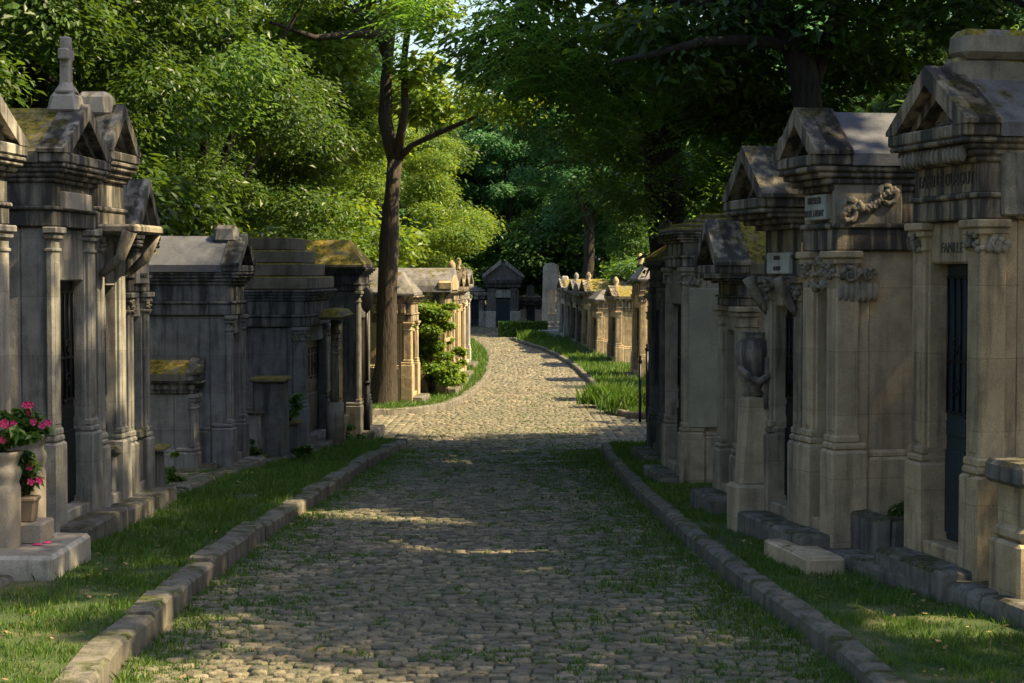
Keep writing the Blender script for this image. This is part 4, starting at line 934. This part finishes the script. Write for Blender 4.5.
planter('rear pale stone planter close to the cross topped tomb', 29, 549, 434, 34, 13.3, 'dark leaved plant with pink blooms in the rear stone planter', 5)
sb = MB(); sb.box(-.16, .16, -.17, .17, -.005, .15, .015); so2 = sb.build('sill_block', 'pot'); so2.location = (P(26, 540, 13.0).x, 13.02, zs_); tag(so2, 'low pale sill block between the two stone planters, under the small pot', 'stone block')
c = P(27, 540, 12.95); c.z = zs_ + .15
e = empty('terracotta_pot', c, 0, 'square brown flower pot standing between the two stone planters', 'pot')
mb = MB(); mb.box(-.06, .06, -.06, .06, 0, .17, .012, -.015, -.015); mb.box(-.085, .085, -.085, .085, .15, .185, .01); mb.build('pot_body', 'terracotta', e)
mb = MB(); mb.blob((0, 0, .182), (.06, .06, .012), 2, .3, 10, 6); mb.build('potting_soil', 'bed', e)
f = empty('flowering_plant', c + Vector((0, 0, .18)), 0, 'small trailing plant with pink flowers in the brown pot between the planters', 'plant', 'pink flowering plants in the left planters'); flower_plant(f, (0, 0, 0), .13, .30, 700, 6, 9)
for i, (px, py, lb) in enumerate([(37, 545, 'fallen pink petal at the left of the landing slab'), (46, 543, 'fallen pink petal at the right of the landing slab'), (40, 541, 'fallen pink petal behind the other two on the landing slab')]):
    p = G(px, py, .0); a, b = slope(px, py); Y = (zs_ + .004 - CAMZ) / b; mb = MB(); mb.blob((0, 0, 0), (.045, .03, .008), i, .5, 8, 4); o = mb.build('fallen_petal', 'petal'); o.location = (a * Y, Y, zs_ + .008); tag(o, lb, 'petal', 'fallen petals on the landing slab')
# ---- carved consoles / volutes on R2 and R1 : parts of their tombs; R1's side urn is a shadow given shape
e, W, Np, f_, He, Hr = r2
mb = MB(); x = W / 2 + .0; yc = .14
zc = He - .26; 
mb.box(x - .02, x + .02, yc - .2, yc + .34, zc - .19, zc + .15, .01); mb.spiral((x + .03, yc - .08, zc - .08), .10, 1.7, .026, 'x'); mb.spiral((x + .03, yc + .22, zc + .04), .085, 1.7, .022, 'x', -1)
for i in range(22):
    t = i / 21; mb.blob((x + .03, yc - .14 + .42 * t, zc - .10 + .16 * t + .03 * math.sin(t * 9)), (.03, .03, .035), i, .7, 8, 5)
mb.build('volute_bracket', 'carved', e)
mb = MB(); mb.spiral((x + .02, .07, He - .80), .07, 1.5, .018, 'x', -1); mb.spiral((x + .02, .22, He - .80), .05, 1.5, .014, 'x')
for i in range(7): mb.blob((x + .01, -.0 + .045 * i, He - .93), (.02, .03, .07), i, .4, 8, 5)
mb.build('corner_capital', 'carved', e)
mb = MB(); mb.carving(-W * .32, W * .32, 2.02 * .93, He - .68, -.0, .05, 77, 26); mb.build('overdoor_carving', 'carved', e)
mb = MB(); mb.box(-.012, .012, 0, .03, 0, .16, .003); mb.box(-.06, .06, .005, .025, .05, .075, .003)
e, W, Np, f_, He, Hr = r1
mb = MB()
for i in range(16): mb.blob((-W * .45 + W * .9 * i / 15, -.13, He - .10), (.026, .03, .055), i, .2, 8, 5)
mb.build('egg_and_dart_frieze', 'carved', e)
mb = MB(); mb.box(W / 2 + .0, W / 2 + .05, .10, .42, He - .5, He - .10, .01); mb.blob((W / 2 + .06, .62, He - .16), (.07, .26, .16), 4, .5, 14, 9); mb.blob((W / 2 + .07, .62, He + .04), (.06, .12, .12), 5, .4, 12, 8); mb.build('urn_shadow_relief', 'carved', e)  # urn-shaped cast shadow, built as raised dark stone on the side wall
text_part('FAMILLE', .1, 'letter', e, (0, .018, He - .70), wscale=.9)
mb = MB(); mb.box(W / 2 - .06, W / 2 + .03, .9, 1.2, .7, He - .55, .01); mb.build('side_pilaster', 'tan', e)
e, W, Np, f_, He, Hr = r3
for q in (-1, 1):
    mb = MB(); mb.tube([(q * W * .42, -.03, He - .86), (q * W * .42, -.07, He - .80), (q * W * .42, -.12, He - .70), (q * W * .42, -.17, He - .62), (q * W * .42, -.20, He - .56)], [.02, .035, .045, .05, .055], 8, .3); mb.build('console', 'carved', e)
mb = MB(); mb.carving(-W * .40, W * .40, He - .66, He - .54, -.06, .05, 5, 18)
mb.build('draped_carving', 'carved', e)
e, W, Np, f_, He, Hr = r5
mb = MB(); mb.blob((W / 2 + .02, .55, He - .2), (.09, .24, .2), 3, .4, 14, 9); mb.tube([(W / 2, .15, He - .1), (W / 2 + .03, .3, He - .02), (W / 2 + .03, .9, He + .02), (W / 2, 1.2, He - .05)], .07, 8, .4); mb.build('carved_medallion', 'carved', e)
mb = MB(); mb.box(W / 2, W / 2 + .2, .9, 1.7, He - .62, He - .55, .01)
for i in range(8): mb.blob((W / 2 + .1, .95 + .1 * i, He - .68), (.06, .05, .08), i, .5, 8, 5)
mb.build('side_canopy', 'carved', e)
e, W, Np, f_, He, Hr = l2
mb = MB(); mb.tube([(-W / 2, -.05, He - 1.0), (-W / 2, -.22, He - .85), (-W / 2, -.3, He - .62)], [.03, .05, .07], 8, .2); mb.tube([(W / 2, -.05, He - 1.0), (W / 2, -.22, He - .85), (W / 2, -.3, He - .62)], [.03, .05, .07], 8, .2); mb.box(-W / 2 - .05, W / 2 + .05, -.38, -.02, He - .64, He - .56, .02); mb.build('bracketed_canopy', 'carved', e)
e, W, Np, f_, He, Hr = l6
mb = MB(); mb.box(-W * .3, W * .3, -.5, -.15, He - .45, He - .30, .04, .05, .05, .02); mb.build('mossy_capital', 'roof_moss', e)
mb = MB(); mb.tube([(0, -.30, 0), (0, -.30, .62)], .14, 8, .1); mb.tube([(0, -.30, .6), (.02, -.3, He - .46)], [.07, .06], 10); mb.carving(-.1, .1, He - 1.0, He - .5, -.32, .08, 8, 14); mb.build('front_column', 'carved', e)
e, W, Np, f_, He, Hr = f2
mb = MB(); mb.box(-W * .5, W * .5, -.06, -.0, 1.2, 1.3, .02); mb.build('shelf', 'gold', e)
e, W, Np, f_, He, Hr = f1
mb = MB()
for i in range(14): mb.box(-W / 2 - .06, -W / 2 + .02, .1 + .17 * i, .2 + .17 * i, He - .4, He - .18, .01)
mb.build('side_triglyphs', 'tan', e)
# ---- broken stele with draped urn
c = G(756, 519, .22); Yc = c.y
e = empty('broken_stele', c + Vector((0, .18, 0)), R(6), 'leaning tapered stele stump with a draped urn, between the grey gabled and the mossy tomb', 'stele')
H = zp(398, Yc) - c.z; H2 = zp(322, Yc) - c.z
mb = MB(); mb.box(-.19, .19, -.16, .2, -.3, .28, .03, 0, 0, .01); mb.box(-.14, .15, -.13, .16, .27, H, .03, .035, .035, .012); mb.build('shaft', 'tan_light', e)
mb = MB(); mb.lathe([(.06, 0), (.10, .03), (.07, .07), (.13, .2), (.17, .38), (.15, .48), (.09, .52), (.11, .56)], (.0, .03, H - .01), 14); u = mb.build('urn', 'carved', e)
mb = MB()
for k in range(3): mb.tube([(.14 - .03 * k, -.09 - .02 * k, H + .34), (.15 - .03 * k, -.12, H + .18), (.14 - .035 * k, -.13, H + .0), (.13 - .03 * k, -.13, H - .10)], [.016, .024, .022, .012], 8, .5)
mb.tube([(-.15, -.09, H + .26), (-.07, -.15, H + .17), (.0, -.17, H + .14), (.07, -.15, H + .17), (.15, -.09, H + .26)], [.025, .03, .035, .03, .025], 8, .4)
mb.build('drapery', 'carved', u)
mb = MB(); mb.lathe([(.0, 0), (.05, .01), (.07, .02), (.05, .03), (.03, .02)], (0, 0, 0), 12)
# ---- planter bed between R1 and R2
c = G(866, 557, .25); e = empty('grave_trough', (c.x + .12, c.y + .35, c.z), R(11), 'black stone trough planted with weeds between the two nearest right tombs', 'planter')
mb = MB(); mb.box(0, .14, -.0, .9, -.1, .22, .02, jit=.01); mb.box(.141, .95, -.0, .13, -.1, .215, .02, jit=.01); mb.box(.141, .95, .77, .9, -.1, .30, .02, jit=.01); mb.box(.93, 1.05, .132, .768, -.1, .25, .02); mb.build('rim', 'ledge', e)
mb = MB(); mb.box(.13, .94, .12, .78, -.05, .17, .01, jit=.01); so_ = mb.build('planting_soil', 'bed', e)
C = np.array([[.3 + .1 * i, .2 + .14 * (i % 4), .22 + .02 * (i % 3)] for i in range(7)]); V, F = leafset(C, np.full(7, .10), 900, .045, .5, .3); link_mesh('weeds', npmesh('weeds', V, F, 'leaf_mid'), e)
# ---- end post R0
c = G(1016, 596, .25); e = empty('boundary_post', c + Vector((.1, .15, 0)), R(10), 'squat stone post with dark cap at the right edge of the photo', 'post')
Hp = zp(465, c.y) - c.z; mb = MB(); mb.box(-.11, .3, -.12, .3, -.3, Hp * .38, .02); mb.box(-.08, .3, -.1, .3, Hp * .375, Hp * .50, .04); mb.box(-.05, .3, -.08, .3, Hp * .49, Hp * .82, .01); mb.build('pillar', 'tan', e)
mb = MB(); mb.box(-.13, .34, -.15, .34, Hp * .815, Hp, .03); mb.build('cap', 'ledge', e)
# ---- small stone pieces
def block(name, label, px, py, dz, w, d, h, mat, rz=0, cap=None, tx=0, cat='stone'):
    c = G(px, py, dz); e = empty(name, c, rz, label, cat); mb = MB(); mb.box(-w / 2, w / 2, 0, d, -.25, h, .02, tx, tx, .008); mb.build('body', mat, e)
    if cap: mb = MB(); mb.box(-w / 2 - .04, w / 2 + .04, -.04, d + .04, h - .002, h + cap, .02, jit=.008); mb.build('cap', 'ledge' if mat != 'dark' else 'roof_moss', e)
    return e
block('stone_pedestal', 'small weathered pedestal squeezed beside the cross topped tomb', 105, 512, .17, .17, .3, .52, 'grey', 0, .07, 0, 'pedestal')
block('stone_pedestal', 'moulded pedestal under the overhanging cornice, topped by a green sprig', 126, 500, .17, .26, .35, .60, 'grey', 0, .09, 0, 'pedestal')
block('grave_marker', 'dark crumbling grave block in front of the low sarcophagus tomb', 148, 492, .15, .25, .5, .42, 'dark', .05, .04, .02, 'grave')
block('grave_marker', 'dark stone chest with mossy lid between two left tombs', 268, 458, .13, .42, .7, 1.05, 'dark', 0, .06, 0, 'grave')
block('grave_marker', 'small upright block with green topped edge behind the ferns', 250, 459, .13, .28, .4, .62, 'grey', 0, .03, 0, 'grave')
block('grave_marker', 'square dark stone pot stand with leafy plant before the stepped roof tomb', 287, 454, .13, .3, .3, .42, 'dark', 0, .05, 0, 'planter')
block('grave_marker', 'low box tomb beside the smooth pale panel on the right', 710, 478, .14, .36, .5, .62, 'grey', -.05, .05, 0, 'grave')
block('grave_marker', 'pale stump beyond the tree trunk, left of the leafy shrub', 417, 391, .12, .5, .5, .75, 'tan_light', 0, .06, 0, 'grave')
block('grave_marker', 'small white block at the foot of the leafy shrub', 428, 388, .12, .45, .5, .42, 'plaque', 0, .05, 0, 'grave')
block('grave_marker', 'low tan block nearest to the far left kerb', 437, 386, .12, .5, .5, .3, 'tan_light', 0, .04, 0, 'grave')
block('marble_marker', 'bright white marble marker at the end of the far left tombs', 462, 364, .12, .45, .4, .55, 'plaque', 0, .06, .08, 'grave')
block('flat_gravestone', 'flat pale gravestone beside the clipped hedge', 549, 336, .1, 1.0, 1.8, .25, 'plaque', 0, None, 0, 'grave')
# dry plant pot
c = G(336, 443, .11); e = empty('flower_pot', c, 0, 'tan pot with a dried out plant at the foot of the left row', 'pot'); mb = MB(); mb.lathe([(.14, 0), (.17, .25), (.20, .42), (.21, .46), (.17, .46), (.16, .42)], (0, 0, 0), 14); mb.build('pot_body', 'tan_light', e)
C = rng.normal(size=(8, 3)) * .10 + np.array([0, 0, .68]); V, F = leafset(C, np.full(8, .12), 700, .07, .35); link_mesh('dry_foliage', npmesh('dry_foliage', V, F, 'dry'), e)
# lamp pole / sign pole
c = G(367, 434, .1); H = zp(297, c.y) - c.z; e = empty('sign_pole', c, 0, 'thin black pole with small oval sign in front of the trunk', 'pole')
mb = MB(); mb.tube([(0, 0, -.2), (0, 0, .9)], [.06, .045], 10); mb.tube([(0, 0, .88), (0, 0, H)], [.03, .025], 10); mb.lathe([(.06, 0), (.07, .03), (.04, .06)], (0, 0, .88), 12); mb.build('pole', 'iron', e)
mb = MB(); mb.blob((0, -.03, H - .05), (.11, .02, .22), 0, 0, 16, 10); mb.build('sign_plate', 'iron', e)
# iron posts by the far right tombs
g0 = None
for i, (px, py) in enumerate([(640, 417), (647, 417)]):
    c = G(px, py, .1); e = empty('iron_post', c, 0, ('short black iron post on the grass corner nearest the crossing', 'taller black iron post beside the golden tomb')[i], 'post', 'iron posts past the crossing')
    h = (1.1, 1.35)[i]; mb = MB(); mb.tube([(0, 0, -.1), (0, 0, h)], .03, 8); mb.build('shaft', 'iron', e); mb = MB(); mb.lathe([(.03, 0), (.05, .04), (.02, .09), (.03, .12), (0.005, .2)], (0, 0, h - .01), 10); mb.build('spike', 'iron', e)
# hedge
c = G(523, 337, .0); e = empty('clipped_hedge', c + Vector((0, .6, 0)), R(0), 'low clipped box hedge on the bend at the far end', 'hedge')
n = 26000; hx, hy, hz = 1.15, .75, .72; p = rng.uniform(-1, 1, (n, 3)); ax = rng.integers(0, 3, n); p[np.arange(n), ax] = np.sign(p[np.arange(n), ax]) * rng.uniform(.9, 1.0, n); p = p * np.array([hx, hy, hz / 2]) + np.array([0, 0, hz / 2])
nm = rng.normal(size=(n, 3)); nm /= np.linalg.norm(nm, axis=1)[:, None]; t = np.cross(nm, rng.normal(size=(n, 3))); t /= np.linalg.norm(t, axis=1)[:, None]; b = np.cross(nm, t); s = .035
V = np.stack([p - t * s, p + b * s * .6, p + t * s, p - b * s * .6], 1).reshape(-1, 3); link_mesh('foliage', npmesh('foliage', V, np.arange(4 * n).reshape(-1, 4), 'leaf_hedge'), e)
mb = MB(); mb.box(-hx * .93, hx * .93, -hy * .9, hy * .9, 0, hz * .95, .05); mb.build('inner_twigs', 'bark_dark', e)
# ---- small plants
def shrub(name, label, loc, rad, h, n, size, mat, seed, k=12, cat='plant', group=None):
    e = empty(name, loc, 0, label, cat, group); rr = np.random.default_rng(seed)
    C = rr.uniform(-1, 1, (k, 3)) * np.array([rad * .7, rad * .7, h * .4]) + np.array([0, 0, h * .5]); V, F = leafset(C, rr.uniform(.25, .42, k) * min(rad, h), n, size, .5); link_mesh('foliage', npmesh('foliage', V, F, mat), e)
    mb = MB()
    for i in range(0, k, 2): mb.tube([(0, 0, -.05), tuple(C[i] * .5), tuple(C[i])], [.012, .009, .004], 5)
    mb.build('stem', 'bark', e); return e
shrub('leafy_shrub', 'tall sunlit leafy shrub growing in front of the arched gable tomb', Vector((-2.0, 44.4, float(zr(44.4)) + .1)), .75, 2.5, 9000, .10, 'leaf_bright', 4, 30, 'shrub')
shrub('sapling', 'pale green sapling leaning toward the path beyond the leafy shrub', Vector((-1.45, 46.0, float(zr(46)) + .1)), .35, 1.7, 1600, .13, 'leaf_bright', 6, 10, 'shrub')
shrub('ivy_clump', 'bright leaves sprouting beside the leaning tree trunk', P(404, 345, 42), .35, 1.1, 350, .15, 'leaf_bright', 8, 6)
for i, (px, py, rd, h, lb) in enumerate([(258, 462, .22, .4, 'fern tuft at the foot of the wide slab roofed tomb'), (287, 447, .25, .5, 'dark leafy plant on the square stone stand'), (172, 486, .16, .4, 'spindly weed rooted before the low sarcophagus tomb'), (130, 432, .10, .25, 'green sprig growing on the moulded pedestal'), (300, 459, .2, .22, 'pale grassy tuft below the stepped roof tomb'), (350, 441, .25, .3, 'bright weed clump near the dark pole')]):
    loc = G(px, py, .12)
    if i == 3: loc = P(130, 437, G(126, 500, .17).y + .15)
    if i == 1: loc = G(287, 454, .13) + Vector((0, .12, .45))
    shrub('weed_plant', lb, loc, rd, h, 420, .07, 'leaf_mid' if i % 2 == 0 else 'leaf_hedge', 20 + i, 7)
for i, (px, py, lb) in enumerate([(535, 341, 'yellow green weed clump right of the clipped hedge'), (610, 404, 'tall grass tuft on the far right verge'), (632, 410, 'bushy grass tuft near the iron posts')]):
    c = G(px, py, .08); n = 900; p = rng.normal(size=(n, 2)) * .28; P3 = np.stack([p[:, 0], p[:, 1], np.zeros(n)], 1); V, F = blades(P3, .42, .03, .9); o = link_mesh('grass_tuft', npmesh('grass_tuft', V, F, 'grass'), None, c); tag(o, lb, 'grass')

# ---------------------------------------------------------------- camera, light, render
cam = bpy.data.cameras.new('camera'); co = bpy.data.objects.new('camera', cam); COL.objects.link(co)
co.location = (0, 0, CAMZ); co.rotation_euler = (math.pi / 2 - PITCH, 0, 0)
cam.sensor_width = 36; cam.lens = FPX / 1024 * 36; cam.clip_end = 2000; scene.camera = co
AZ = R(101); EL = R(49)                         # sun azimuth clockwise from +Y, elevation
sd = Vector((math.sin(AZ) * math.cos(EL), math.cos(AZ) * math.cos(EL), math.sin(EL)))
sl = bpy.data.lights.new('sun', 'SUN'); sl.energy = 5.0; sl.angle = R(.6); sl.color = (1, .80, .46)
so = bpy.data.objects.new('sun', sl); COL.objects.link(so); so.rotation_euler = (-sd).to_track_quat('-Z', 'Y').to_euler(); so.location = (20, -5, 30)
w = bpy.data.worlds.new('World'); scene.world = w; w.use_nodes = True; nt = w.node_tree
sky = nt.nodes.new('ShaderNodeTexSky'); sky.sky_type = 'NISHITA'; sky.sun_disc = False; sky.sun_elevation = EL; sky.sun_rotation = AZ; sky.air_density = 1.2; sky.dust_density = 2.5
bg = nt.nodes['Background']; nt.links.new(sky.outputs[0], bg.inputs[0]); bg.inputs[1].default_value = .10
vs = scene.view_settings; vs.view_transform = 'Standard'; vs.look = 'None'; vs.gamma = 1; vs.exposure = 1.55
scene.render.engine = 'CYCLES'; scene.cycles.max_bounces = 6; scene.cycles.transparent_max_bounces = 4
scene.cycles.diffuse_bounces = 4; scene.cycles.sample_clamp_indirect = 6
scene.render.resolution_x = 1024; scene.render.resolution_y = 683
